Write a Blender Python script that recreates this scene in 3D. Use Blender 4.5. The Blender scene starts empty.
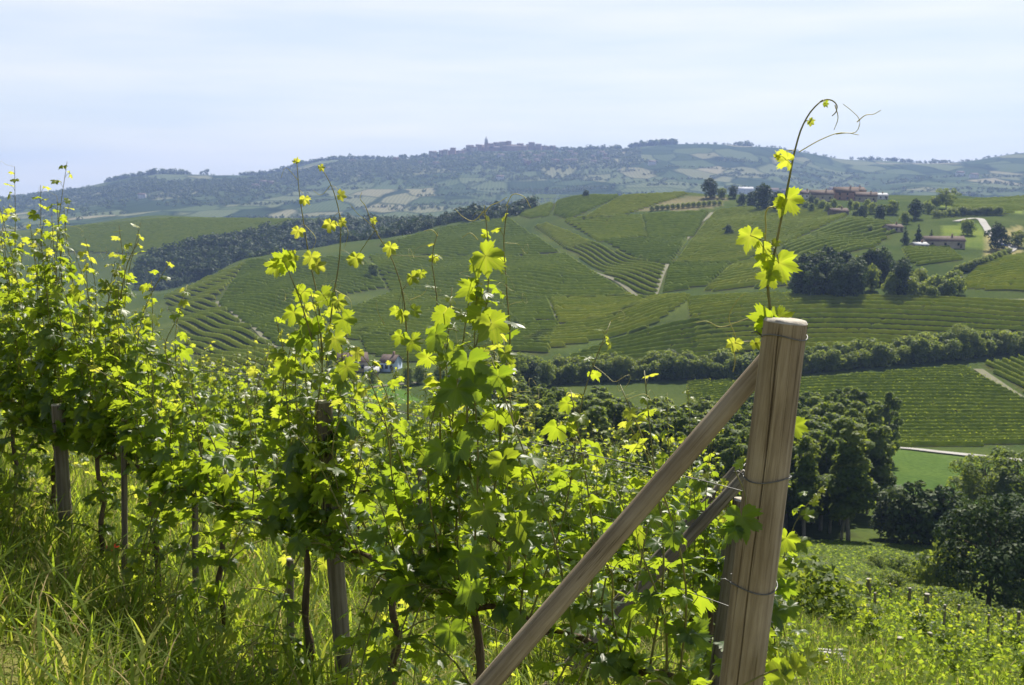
import bpy, math, random
import numpy as np
from mathutils import Vector, Matrix

# ------------------------------------------------------------------ camera, sky, sun, exposure
S = bpy.context.scene
COL = S.collection
R = math.radians
W, H, F, HOR = 1024, 685, 1150.0, 191.0
PITCH = math.atan((H / 2 - HOR) / F)
cd = bpy.data.cameras.new('camera'); cam = bpy.data.objects.new('camera', cd); COL.objects.link(cam)
cd.sensor_width = 36; cd.lens = 36 * F / W; cd.clip_start = .05; cd.clip_end = 30000
cam.location = (0, 0, 0); cam.rotation_euler = (math.pi / 2 - PITCH, 0, 0)
cd.dof.use_dof = True; cd.dof.focus_distance = 3.4; cd.dof.aperture_fstop = 13
S.camera = cam

SUN_EL, SUN_AZ = R(49), R(22)          # azimuth measured from +Y towards +X
wd = bpy.data.worlds.new('World'); S.world = wd; wd.use_nodes = True
nt = wd.node_tree; nt.nodes.clear()
def wn(t, **k):
    n = nt.nodes.new(t)
    for a, b in k.items(): setattr(n, a, b)
    return n
sky = wn('ShaderNodeTexSky', sky_type='NISHITA', sun_disc=False, sun_elevation=SUN_EL, sun_rotation=SUN_AZ)
sky.altitude = 300; sky.air_density = 1.0; sky.dust_density = 0.6; sky.ozone_density = 1.6
tc = wn('ShaderNodeTexCoord')
mp = wn('ShaderNodeMapping'); mp.inputs['Scale'].default_value = (1.6, 1.2, 16); mp.inputs['Rotation'].default_value = (0, R(2.5), 0)
ns = wn('ShaderNodeTexNoise'); ns.inputs['Scale'].default_value = 1.7; ns.inputs['Detail'].default_value = 5; ns.inputs['Roughness'].default_value = .5
rp = wn('ShaderNodeValToRGB'); rp.color_ramp.elements[0].position = .38; rp.color_ramp.elements[1].position = .66
rp.color_ramp.elements[0].color = (.78, .86, .975, 1); rp.color_ramp.elements[1].color = (1, 1, 1, 1)
mx = wn('ShaderNodeMix', data_type='RGBA'); # thin high cloud over the blue, thinning towards the zenith
sz = wn('ShaderNodeSeparateXYZ'); mr = wn('ShaderNodeMapRange'); mr.inputs['From Min'].default_value = .2; mr.inputs['From Max'].default_value = .6; mr.inputs['To Min'].default_value = .74; mr.inputs['To Max'].default_value = .08
sc = wn('ShaderNodeVectorMath', operation='MULTIPLY'); sc.inputs[1].default_value = (11.5, 11.4, 11.3)
bg = wn('ShaderNodeBackground'); bg.inputs['Strength'].default_value = .0505
wo = wn('ShaderNodeOutputWorld')
L = nt.links.new
L(tc.outputs['Generated'], mp.inputs['Vector']); L(mp.outputs[0], ns.inputs['Vector']); L(ns.outputs['Fac'], rp.inputs['Fac'])
L(tc.outputs['Generated'], sz.inputs[0]); L(sz.outputs['Z'], mr.inputs['Value']); L(mr.outputs[0], mx.inputs[0]); L(rp.outputs[0], sc.inputs[0]); L(sc.outputs[0], mx.inputs[7]); L(sky.outputs[0], mx.inputs[6]); L(mx.outputs[2], bg.inputs['Color']); L(bg.outputs[0], wo.inputs['Surface'])

sd = bpy.data.lights.new('sun', 'SUN'); sd.energy = 5.0; sd.angle = R(.53); sd.color = (1, .93, .80)
sun = bpy.data.objects.new('sun', sd); COL.objects.link(sun)
sdir = Vector((math.sin(SUN_AZ) * math.cos(SUN_EL), math.cos(SUN_AZ) * math.cos(SUN_EL), math.sin(SUN_EL)))
sun.rotation_euler = sdir.to_track_quat('Z', 'Y').to_euler(); sun.location = sdir * 50
S.view_settings.view_transform = 'Standard'; S.view_settings.look = 'None'
S.view_settings.exposure = .95; S.view_settings.gamma = 1; S.view_settings.use_curve_mapping = False
S.render.engine = 'CYCLES'
S.cycles.use_denoising = True; S.cycles.max_bounces = 8; S.cycles.transmission_bounces = 6
S.cycles.diffuse_bounces = 4; S.cycles.volume_bounces = 1; S.cycles.use_adaptive_sampling = True
S.cycles.adaptive_threshold = .015; S.cycles.caustics_reflective = False; S.cycles.caustics_refractive = False

rng = np.random.default_rng(11); random.seed(11)
cp, sp = math.cos(PITCH), math.sin(PITCH)

# ------------------------------------------------------------------ pixel <-> world
def tan_el(py):
    v = (H / 2 - py) / F
    return (-sp + v * cp) / (cp + v * sp)
def tan_az(px, py):
    v = (H / 2 - py) / F
    return (px - W / 2) / F / (cp + v * sp)
def P(px, py, Y): return np.array([tan_az(px, py) * Y, Y, tan_el(py) * Y])
def proj(p):
    x, y, z = p[..., 0], p[..., 1], p[..., 2]
    d = y * cp - z * sp; u = y * sp + z * cp
    return W / 2 + F * x / d, H / 2 - F * u / d

# ------------------------------------------------------------------ terrain height function
def pchip(x, y, xi):
    x = np.asarray(x, float); y = np.asarray(y, float); h = np.diff(x); d = np.diff(y) / h
    m = np.zeros_like(y); m[0], m[-1] = d[0], d[-1]
    for i in range(1, len(x) - 1):
        if d[i - 1] * d[i] > 0:
            w1, w2 = 2 * h[i] + h[i - 1], h[i] + 2 * h[i - 1]
            m[i] = (w1 + w2) / (w1 / d[i - 1] + w2 / d[i])
    k = np.clip(np.searchsorted(x, xi) - 1, 0, len(h) - 1); t = np.clip((xi - x[k]) / h[k], 0, 1)
    return ((1 + 2 * t) * (1 - t) ** 2 * y[k] + t * (1 - t) ** 2 * h[k] * m[k] + t * t * (3 - 2 * t) * y[k + 1] + t * t * (t - 1) * h[k] * m[k + 1])
COLS = {
 -300: [(5,420),(20,430),(30,480),(60,530),(150,520),(250,460),(350,410),(450,380),(600,350),(700,330),(800,320),(950,300),(1080,275),(1200,255),(1300,245),(1350,241),(1450,243),(1700,248),(2200,232),(3000,220),(4000,204),(5000,208),(7000,215)],
 0: [(5,420),(20,430),(30,480),(60,530),(150,520),(250,460),(350,410),(450,380),(600,345),(700,325),(800,320),(950,300),(1080,270),(1200,247),(1300,235),(1350,232),(1450,234),(1700,245),(2200,228),(3000,212),(4000,198),(5000,205),(7000,212)],
 85: [(5,430),(20,440),(30,490),(60,535),(150,520),(250,460),(350,405),(430,378),(550,348),(680,318),(790,306),(900,303),(980,293),(1080,268),(1200,240),(1300,227),(1350,224),(1450,226),(1700,242),(2200,224),(3000,206),(4000,188),(5000,200),(7000,210)],
 170: [(5,440),(20,450),(30,500),(60,540),(150,520),(250,460),(350,400),(420,375),(500,350),(600,325),(700,305),(780,293),(850,295),(950,299),(1000,290),(1080,262),(1120,250),(1200,233),(1300,219),(1350,216),(1450,218),(1700,240),(2200,222),(3000,198),(4000,174),(5000,195),(7000,208)],
 255: [(5,450),(20,465),(30,510),(60,545),(150,520),(235,465),(325,412),(390,378),(470,348),(590,312),(690,285),(780,266),(840,257),(920,262),(1000,276),(1060,263),(1130,246),(1220,228),(1310,218),(1400,219),(1700,239),(2200,222),(3000,194),(4100,176),(5200,192),(7000,206)],
 340: [(5,460),(20,480),(30,520),(60,550),(150,520),(220,470),(300,425),(350,398),(400,376),(440,358),(500,335),(580,312),(680,282),(780,258),(860,246),(920,247),(1000,265),(1060,262),(1150,243),(1220,228),(1300,220),(1400,222),(1700,239),(2200,222),(3000,190),(4200,161),(5500,185),(7000,200)],
 430: [(5,480),(20,500),(30,530),(60,555),(150,520),(210,475),(285,432),(340,402),(400,372),(440,352),(490,332),(565,308),(665,278),(770,251),(855,233),(915,228),(990,240),(1060,250),(1150,236),(1250,225),(1400,226),(1750,236),(2250,218),(3000,187),(4200,158),(5500,182),(7000,200)],
 510: [(5,500),(20,519),(30,540),(60,560),(150,520),(200,480),(270,440),(320,410),(360,390),(400,365),(430,345),(480,328),(550,300),(650,270),(750,245),(850,224),(930,213),(990,215),(1150,232),(1400,230),(1800,232),(2300,215),(3000,185),(4200,152),(5500,180),(7000,200)],
 600: [(5,530),(20,540),(30,555),(60,562),(135,540),(200,487),(270,448),(310,420),(355,392),(385,374),(400,360),(440,335),(480,315),(520,300),(600,273),(700,245),(800,218),(890,199),(930,196),(1000,200),(1250,230),(1800,225),(2250,210),(3000,182),(4200,150),(5500,180),(7000,200)],
 680: [(5,560),(20,561),(40,556),(60,560),(120,555),(150,540),(210,490),(270,455),(300,430),(350,395),(380,375),(400,352),(440,312),(500,287),(560,268),(650,245),(750,222),(850,203),(920,194),(1000,198),(1300,230),(2200,205),(3000,178),(4200,146),(5500,180),(7000,200)],
 765: [(5,580),(20,586),(30,582),(60,570),(120,553),(152,538),(210,490),(265,453),(292,435),(350,387),(380,368),(400,346),(440,301),(480,287),(540,266),(620,244),(720,221),(820,206),(910,196),(990,199),(1300,230),(2200,205),(3000,180),(4200,147),(5500,180),(7000,200)],
 850: [(5,600),(20,607),(26,607),(32,606),(60,585),(130,552),(160,535),(210,490),(262,452),(290,440),(350,382),(380,362),(400,342),(440,298),(480,285),(520,265),(600,240),(700,219),(800,207),(900,199),(950,197),(1300,230),(2200,205),(3000,187),(4200,161),(5500,180),(7000,200)],
 935: [(5,625),(20,630),(32,616),(60,612),(115,592),(155,540),(210,490),(262,454),(290,441),(350,382),(380,362),(400,344),(440,299),(475,290),(520,268),(580,247),(680,222),(800,206),(900,199),(980,196),(1300,228),(2000,212),(3000,182),(4100,164),(5200,178),(7000,198)],
 1024: [(5,650),(20,656),(37,632),(60,636),(105,610),(150,545),(210,490),(262,458),(290,441),(350,385),(380,362),(400,345),(440,301),(500,262),(560,249),(700,217),(900,197),(1000,196),(1300,225),(1800,215),(2200,205),(3000,180),(4000,153),(5000,168),(7000,190)],
 1300: [(5,660),(20,655),(37,620),(60,630),(105,610),(150,550),(210,495),(262,462),(290,445),(350,390),(380,367),(400,350),(440,305),(500,265),(560,252),(700,218),(900,199),(1000,198),(1300,222),(1800,215),(2200,204),(3000,176),(4000,148),(5000,160),(7000,190)],
}
LY = np.linspace(math.log(5), math.log(7000), 1600)
pxs = sorted(COLS); uc = np.array([(p - 512) / F / 1.0 for p in pxs])
Tcol = np.array([pchip(np.log([a for a, b in COLS[p]]), [tan_el(b) * a for a, b in COLS[p]], LY) for p in pxs])   # z
UG = np.linspace(uc[0], uc[-1], 401)
TAB = np.array([pchip(uc, Tcol[:, j], UG) for j in range(len(LY))])     # [logY, u]
# smooth slightly along distance
k = np.array([1, 4, 6, 4, 1]) / 16.
TAB = np.apply_along_axis(lambda c: np.convolve(np.pad(c, 2, 'edge'), k, 'valid'), 0, TAB)
E0 = np.array([.90, 2.60]); RD = np.array([-.65, .76]); RN = np.array([.76, .65])    # end of the front row, row direction, downhill
def plane(x, y):
    q = (x - E0[0]) * RN[0] + (y - E0[1]) * RN[1]
    t = (x - E0[0]) * RD[0] + (y - E0[1]) * RD[1]
    return -2.2 - .33 * q + .035 * np.sin(t * 1.1 + .4) * np.clip(1 - q * .1, 0, 1) + .03 * np.sin(q * 2.3 + t * .7)
def smooth(a, b, v):
    t = np.clip((v - a) / (b - a), 0, 1); return t * t * (3 - 2 * t)
def zf(x, y):
    x = np.asarray(x, float); y = np.asarray(y, float)
    ys = np.maximum(y, 5.0); u = np.clip(x / ys, UG[0], UG[-1])
    a = (np.log(np.minimum(ys, 6999)) - LY[0]) / (LY[1] - LY[0]); b = (u - UG[0]) / (UG[1] - UG[0])
    i = np.clip(a.astype(int), 0, len(LY) - 2); j = np.clip(b.astype(int), 0, len(UG) - 2); a = a - i; b = b - j
    t = (TAB[i, j] * (1 - a) * (1 - b) + TAB[i + 1, j] * a * (1 - b) + TAB[i, j + 1] * (1 - a) * b + TAB[i + 1, j + 1] * a * b)
    w = smooth(9, 20, y)
    big = smooth(250, 900, y)
    mid_ = smooth(400, 520, y) * (1 - smooth(900, 1050, y))
    t = t + mid_ * (1.5 * np.sin(x * .047 + y * .021 + .5) * np.sin(y * .033 + x * .012) + .9 * np.sin(x * .083 - y * .05)) + big * (1.0 * np.sin(x * .031 + y * .011) * np.sin(y * .019 + 1.3) + 5 * smooth(1600, 2600, y) * np.sin(x * .0093 + 2 * np.sin(y * .004)) * np.sin(y * .0071 + .6))
    return plane(x, y) * (1 - w) + t * w
def zs(x, y): return float(zf(np.array([x]), np.array([y]))[0])
YS = np.exp(np.linspace(math.log(3), math.log(6800), 6000))
def hit(px, py, ymin=3):
    u = tan_az(px, py); s = tan_el(py)
    ys = YS[YS >= ymin]
    g = zf(u * ys, ys) - s * ys
    k = np.argmax(g >= 0)
    if g[k] < 0: k = len(ys) - 1
    return np.array([u * ys[k], ys[k], zs(u * ys[k], ys[k])])

# ------------------------------------------------------------------ mesh helpers
class MB:
    def __init__(s): s.V = []; s.Fc = []; s.A = []; s.M = []; s.n = 0
    def add(s, V, faces, rnd=.5, mat=0):
        V = np.asarray(V, float).reshape(-1, 3)
        a = np.full(len(V), rnd) if np.isscalar(rnd) else np.asarray(rnd, float)
        for f in (faces if isinstance(faces, list) else [faces]):
            f = np.asarray(f)
            if f.size: s.Fc.append(f + s.n); s.M.append(np.full(len(f), mat) if np.isscalar(mat) else mat)
        s.V.append(V); s.A.append(a); s.n += len(V)
    def mesh(s, name, mats, smoothed=False):
        me = bpy.data.meshes.new(name)
        V = np.concatenate(s.V); me.vertices.add(len(V)); me.vertices.foreach_set('co', V.ravel().astype(np.float32))
        tot = np.concatenate([np.full(len(f), f.shape[1]) for f in s.Fc]); idx = np.concatenate([f.ravel() for f in s.Fc])
        me.loops.add(len(idx)); me.loops.foreach_set('vertex_index', idx.astype(np.int32))
        me.polygons.add(len(tot)); st = np.concatenate([[0], np.cumsum(tot)[:-1]])
        me.polygons.foreach_set('loop_start', st.astype(np.int32))
        me.polygons.foreach_set('material_index', np.concatenate(s.M).astype(np.int32))
        if smoothed: me.polygons.foreach_set('use_smooth', np.ones(len(tot), bool))
        at = me.attributes.new('rnd', 'FLOAT', 'POINT'); at.data.foreach_set('value', np.concatenate(s.A).astype(np.float32))
        me.update(calc_edges=True); me.validate()
        for m in (mats if isinstance(mats, (list, tuple)) else [mats]): me.materials.append(m)
        return me
    def obj(s, name, mats, parent=None, smoothed=False, loc=None):
        if loc is not None:
            s.V = [v - np.asarray(loc) for v in s.V]
        o = bpy.data.objects.new(name, s.mesh(name, mats, smoothed)); COL.objects.link(o)
        if loc is not None and parent is None: o.location = loc
        if parent is not None: o.parent = parent
        return o
def tag(o, label=None, cat=None, group=None, kind=None):
    for k, v in (('label', label), ('category', cat), ('group', group), ('kind', kind)):
        if v: o[k] = v
    return o
def empty(name, loc, label=None, cat=None, group=None, rz=0):
    o = bpy.data.objects.new(name, None); o.empty_display_size = .2; COL.objects.link(o)
    o.location = loc; o.rotation_euler = (0, 0, rz); return tag(o, label, cat, group)
def copy_tree(o, parent=None):
    c = o.copy(); COL.objects.link(c)
    if parent is not None: c.parent = parent
    for ch in list(o.children): copy_tree(ch, c)
    return c
def unit(v): v = np.asarray(v, float); return v / (np.linalg.norm(v, axis=-1, keepdims=True) + 1e-12)
def tube(pts, rad, k=6, cap=True):
    pts = np.asarray(pts, float); n = len(pts); rad = np.broadcast_to(np.asarray(rad, float), (n,))
    t = unit(np.gradient(pts, axis=0)); up = np.array([0, 0, 1.]) if abs(t[0][2]) < .9 else np.array([1., 0, 0])
    a = np.cross(t, np.broadcast_to(up, t.shape)); bad = np.linalg.norm(a, axis=1) < 1e-4; a[bad] = (1, 0, 0); a = unit(a)
    b = np.cross(t, a); th = np.arange(k) * 2 * math.pi / k
    V = pts[:, None] + rad[:, None, None] * (np.cos(th)[None, :, None] * a[:, None] + np.sin(th)[None, :, None] * b[:, None])
    i = np.arange(n - 1)[:, None] * k; j = np.arange(k)[None]
    q = np.stack([i + j, i + (j + 1) % k, i + k + (j + 1) % k, i + k + j], -1).reshape(-1, 4)
    fs = [q]
    if cap: fs += [np.arange(k)[None, ::-1], (np.arange(k) + (n - 1) * k)[None]]
    return V.reshape(-1, 3), fs
def box(c, s, rz=0):
    c = np.asarray(c); s = np.asarray(s) / 2.
    v = np.array([[x, y, z] for z in (-1, 1) for y in (-1, 1) for x in (-1, 1)]) * s
    cr, sr = math.cos(rz), math.sin(rz); v = np.stack([v[:, 0] * cr - v[:, 1] * sr, v[:, 0] * sr + v[:, 1] * cr, v[:, 2]], -1) + c
    return v, np.array([[0, 2, 3, 1], [4, 5, 7, 6], [0, 1, 5, 4], [2, 6, 7, 3], [0, 4, 6, 2], [1, 3, 7, 5]])
def spline(pts, n):
    pts = np.asarray(pts, float); d = np.concatenate([[0], np.cumsum(np.linalg.norm(np.diff(pts, axis=0), axis=1))])
    ti = np.linspace(0, d[-1], n); out = []
    for c in range(3):
        y = pts[:, c]; m = np.gradient(y, d); k = np.clip(np.searchsorted(d, ti, 'right') - 1, 0, len(d) - 2); h = d[k + 1] - d[k]; t = (ti - d[k]) / h
        out.append((1 + 2 * t) * (1 - t) ** 2 * y[k] + t * (1 - t) ** 2 * h * m[k] + t * t * (3 - 2 * t) * y[k + 1] + t * t * (t - 1) * h * m[k + 1])
    return np.stack(out, -1)

# ------------------------------------------------------------------ materials
def mat(name):
    m = bpy.data.materials.new(name); m.use_nodes = True; m.node_tree.nodes.clear()
    n = m.node_tree.nodes; l = m.node_tree.links.new
    out = n.new('ShaderNodeOutputMaterial')
    def N(t, **k):
        x = n.new(t)
        for a, b in k.items():
            if a == 'i':
                for q, v in b.items(): x.inputs[q].default_value = v
            else: setattr(x, a, b)
        return x
    return m, N, l, out
def ramp(N, stops):
    r = N('ShaderNodeValToRGB'); e = r.color_ramp.elements
    while len(e) < len(stops): e.new(.5)
    for k, (p, c) in enumerate(stops): e[k].position = p; e[k].color = (*c, 1)
    return r
def simple(name, c1, c2, scale=8., rough=.8, vec=(1, 1, 1), spec=.3, metal=0., bump=0.):
    m, N, l, out = mat(name)
    tc = N('ShaderNodeTexCoord'); mp = N('ShaderNodeMapping', i={'Scale': vec}); no = N('ShaderNodeTexNoise', i={'Scale': scale, 'Detail': 6., 'Roughness': .65})
    r = ramp(N, [(.3, c1), (.7, c2)]); b = N('ShaderNodeBsdfPrincipled', i={'Roughness': rough, 'Specular IOR Level': spec, 'Metallic': metal})
    l(tc.outputs['Object'], mp.inputs[0]); l(mp.outputs[0], no.inputs['Vector']); l(no.outputs['Fac'], r.inputs[0]); l(r.outputs[0], b.inputs['Base Color'])
    if bump:
        bp = N('ShaderNodeBump', i={'Strength': bump, 'Distance': .01}); l(no.outputs['Fac'], bp.inputs['Height']); l(bp.outputs[0], b.inputs['Normal'])
    l(b.outputs[0], out.inputs[0]); return m
def leafmat(name, stops, trans, tfac=.45, rough=.45, spec=.4, objrnd=.25, noise=0.):
    """diffuse + translucent leaf; colour varies leaf to leaf ('rnd') and plant to plant"""
    m, N, l, out = mat(name)
    at = N('ShaderNodeAttribute', attribute_name='rnd'); oi = N('ShaderNodeObjectInfo')
    ma = N('ShaderNodeMath', operation='MULTIPLY_ADD', i={1: objrnd, 2: -objrnd / 2}); l(oi.outputs['Random'], ma.inputs[0])
    ad = N('ShaderNodeMath', operation='ADD'); l(at.outputs['Fac'], ad.inputs[0]); l(ma.outputs[0], ad.inputs[1])
    fac = ad
    if noise:
        ge = N('ShaderNodeNewGeometry'); no = N('ShaderNodeTexNoise', i={'Scale': noise, 'Detail': 3.}); l(ge.outputs['Position'], no.inputs['Vector'])
        m2 = N('ShaderNodeMath', operation='MULTIPLY_ADD', i={1: .7, 2: -.35}); l(no.outputs['Fac'], m2.inputs[0])
        a2 = N('ShaderNodeMath', operation='ADD'); l(ad.outputs[0], a2.inputs[0]); l(m2.outputs[0], a2.inputs[1]); fac = a2
    r = ramp(N, stops); t = ramp(N, trans); l(fac.outputs[0], r.inputs[0]); l(fac.outputs[0], t.inputs[0])
    b = N('ShaderNodeBsdfPrincipled', i={'Roughness': rough, 'Specular IOR Level': spec}); l(r.outputs[0], b.inputs['Base Color'])
    tr = N('ShaderNodeBsdfTranslucent'); l(t.outputs[0], tr.inputs['Color'])
    mix = N('ShaderNodeMixShader', i={0: tfac}); l(b.outputs[0], mix.inputs[1]); l(tr.outputs[0], mix.inputs[2]); l(mix.outputs[0], out.inputs[0])
    return m
M = {}
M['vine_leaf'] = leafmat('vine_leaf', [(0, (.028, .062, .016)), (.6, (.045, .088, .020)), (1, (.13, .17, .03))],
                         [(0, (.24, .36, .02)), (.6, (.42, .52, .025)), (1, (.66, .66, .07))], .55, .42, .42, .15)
M['cane'] = simple('cane', (.10, .11, .03), (.22, .20, .06), 30, .6)
M['tendril'] = simple('tendril', (.30, .30, .06), (.42, .36, .10), 30, .6)
M['vine_bark'] = simple('vine_bark', (.05, .036, .025), (.16, .12, .085), 40, .95, (1, 1, .15), .1, 0, 1.)
M['tree_bark'] = simple('tree_bark', (.05, .042, .032), (.14, .12, .09), 3, .95, (1, 1, .3), .1)
M['pale_bark'] = simple('pale_bark', (.12, .11, .09), (.26, .24, .20), 3, .9, (1, 1, .3), .1)
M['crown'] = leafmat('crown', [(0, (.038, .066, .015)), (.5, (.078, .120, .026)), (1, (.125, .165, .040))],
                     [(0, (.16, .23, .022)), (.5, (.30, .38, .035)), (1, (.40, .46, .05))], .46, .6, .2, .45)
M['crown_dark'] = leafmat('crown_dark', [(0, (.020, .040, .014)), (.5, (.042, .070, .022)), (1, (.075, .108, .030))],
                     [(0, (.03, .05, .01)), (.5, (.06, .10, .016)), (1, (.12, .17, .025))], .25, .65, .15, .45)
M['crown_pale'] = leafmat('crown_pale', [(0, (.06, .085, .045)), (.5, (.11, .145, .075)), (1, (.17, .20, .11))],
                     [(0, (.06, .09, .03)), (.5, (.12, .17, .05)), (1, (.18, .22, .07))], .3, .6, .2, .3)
M['row_leaf'] = leafmat('row_leaf', [(0, (.082, .115, .019)), (.5, (.125, .160, .027)), (1, (.17, .195, .036))],
                     [(0, (.30, .38, .022)), (.5, (.42, .50, .03)), (1, (.55, .58, .045))], .45, .9, .03, .25, .35)
M['grass'] = leafmat('grass', [(0, (.06, .10, .018)), (.6, (.11, .155, .028)), (.8, (.20, .20, .06)), (1, (.46, .37, .19))],
                     [(0, (.26, .40, .025)), (.6, (.44, .54, .04)), (.8, (.44, .42, .08)), (1, (.50, .40, .18))], .50, .7, .12, 0)
M['wire'] = simple('wire', (.10, .10, .10), (.20, .20, .20), 60, .6, (1, 1, 1), .5, .8)
M['road'] = simple('road', (.24, .23, .21), (.33, .32, .30), .2, .9)
M['track'] = simple('track', (.10, .105, .055), (.16, .15, .09), .3, .95)
M['plaster'] = simple('plaster', (.27, .235, .18), (.38, .335, .265), .6, .9)
M['white_wall'] = simple('white_wall', (.45, .45, .44), (.58, .58, .57), .6, .85)
M['brick_wall'] = simple('brick_wall', (.24, .14, .10), (.34, .21, .15), .8, .9)
M['roof_tile'] = simple('roof_tile', (.075, .052, .043), (.125, .086, .068), .9, .9)
M['grey_roof'] = simple('grey_roof', (.30, .31, .33), (.42, .43, .45), .7, .7)
M['blue_wall'] = simple('blue_wall', (.40, .50, .66), (.52, .60, .74), .7, .8)
M['window_dark'] = simple('window_dark', (.02, .022, .025), (.04, .044, .05), 1, .25)
M['crate'] = simple('crate', (.26, .25, .23), (.46, .45, .43), 12, .7)
M['poppy'] = leafmat('poppy', [(0, (.55, .04, .015)), (1, (.7, .07, .02))], [(0, (.7, .05, .01)), (1, (.8, .08, .02))], .5)
M['car_blue'] = simple('car_blue', (.05, .10, .30), (.06, .12, .34), 1, .25, (1, 1, 1), .6)
M['car_dark'] = simple('car_dark', (.02, .02, .025), (.03, .03, .035), 1, .25, (1, 1, 1), .6)
M['tyre'] = simple('tyre', (.015, .015, .015), (.03, .03, .03), 5, .9)

def wood_mat(name, c1, c2, c3):
    m, N, l, out = mat(name)
    tc = N('ShaderNodeTexCoord'); mp = N('ShaderNodeMapping', i={'Scale': (1, 1, .045)})
    n1 = N('ShaderNodeTexNoise', i={'Scale': 60., 'Detail': 8., 'Roughness': .7, 'Distortion': .4})
    n2 = N('ShaderNodeTexNoise', i={'Scale': 5., 'Detail': 4.}); n3 = N('ShaderNodeTexNoise', i={'Scale': 18., 'Detail': 6., 'Roughness': .7})
    l(tc.outputs['Object'], mp.inputs[0]); l(mp.outputs[0], n1.inputs['Vector']); l(tc.outputs['Object'], n2.inputs['Vector'])
    mp3 = N('ShaderNodeMapping', i={'Scale': (1, 1, .18)}); l(tc.outputs['Object'], mp3.inputs[0]); l(mp3.outputs[0], n3.inputs['Vector'])
    r = ramp(N, [(.28, c1), (.5, c2), (.75, c3)]); l(n1.outputs['Fac'], r.inputs[0])
    mx = N('ShaderNodeMix', data_type='RGBA', blend_type='MULTIPLY', i={0: .8}); r2 = ramp(N, [(.3, (.45, .40, .34)), (.62, (1, 1, 1))])
    ad = N('ShaderNodeMath', operation='MULTIPLY_ADD', i={1: .5, 2: 0.}); l(n2.outputs['Fac'], ad.inputs[0])
    ad2 = N('ShaderNodeMath', operation='MULTIPLY_ADD', i={1: .5}); l(n3.outputs['Fac'], ad2.inputs[0]); l(ad.outputs[0], ad2.inputs[2])
    l(ad2.outputs[0], r2.inputs[0]); l(r.outputs[0], mx.inputs[6]); l(r2.outputs[0], mx.inputs[7])
    mp4 = N('ShaderNodeMapping', i={'Scale': (1, 1, .022)}); n4 = N('ShaderNodeTexNoise', i={'Scale': 34., 'Detail': 3., 'Distortion': .3}); l(tc.outputs['Object'], mp4.inputs[0]); l(mp4.outputs[0], n4.inputs['Vector'])
    r4 = ramp(N, [(.485, (1, 1, 1)), (.5, (.30, .27, .24)), (.515, (1, 1, 1))]); l(n4.outputs['Fac'], r4.inputs[0])
    n5 = N('ShaderNodeTexVoronoi', i={'Scale': 9.}); mp5 = N('ShaderNodeMapping', i={'Scale': (1, 1, .45)}); l(tc.outputs['Object'], mp5.inputs[0]); l(mp5.outputs[0], n5.inputs['Vector'])
    r5 = ramp(N, [(.10, (.38, .31, .25)), (.17, (1, 1, 1))]); l(n5.outputs['Distance'], r5.inputs[0])
    m4 = N('ShaderNodeMix', data_type='RGBA', blend_type='MULTIPLY', i={0: .75}); l(mx.outputs[2], m4.inputs[6]); l(r4.outputs[0], m4.inputs[7])
    mx = N('ShaderNodeMix', data_type='RGBA', blend_type='MULTIPLY', i={0: .8}); l(m4.outputs[2], mx.inputs[6]); l(r5.outputs[0], mx.inputs[7])
    b = N('ShaderNodeBsdfPrincipled', i={'Roughness': .88, 'Specular IOR Level': .12}); l(mx.outputs[2], b.inputs['Base Color'])
    bp = N('ShaderNodeBump', i={'Strength': .7, 'Distance': .004}); l(n1.outputs['Fac'], bp.inputs['Height']); l(bp.outputs[0], b.inputs['Normal'])
    l(b.outputs[0], out.inputs[0]); return m
M['post_wood'] = wood_mat('post_wood', (.14, .112, .078), (.30, .25, .18), (.43, .375, .29))
M['old_wood'] = wood_mat('old_wood', (.09, .078, .06), (.19, .168, .132), (.30, .27, .22))
M['cut_wood'] = simple('cut_wood', (.28, .25, .20), (.48, .45, .40), 45, .85, (1, 1, 1), .2, 0, .5)

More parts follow.
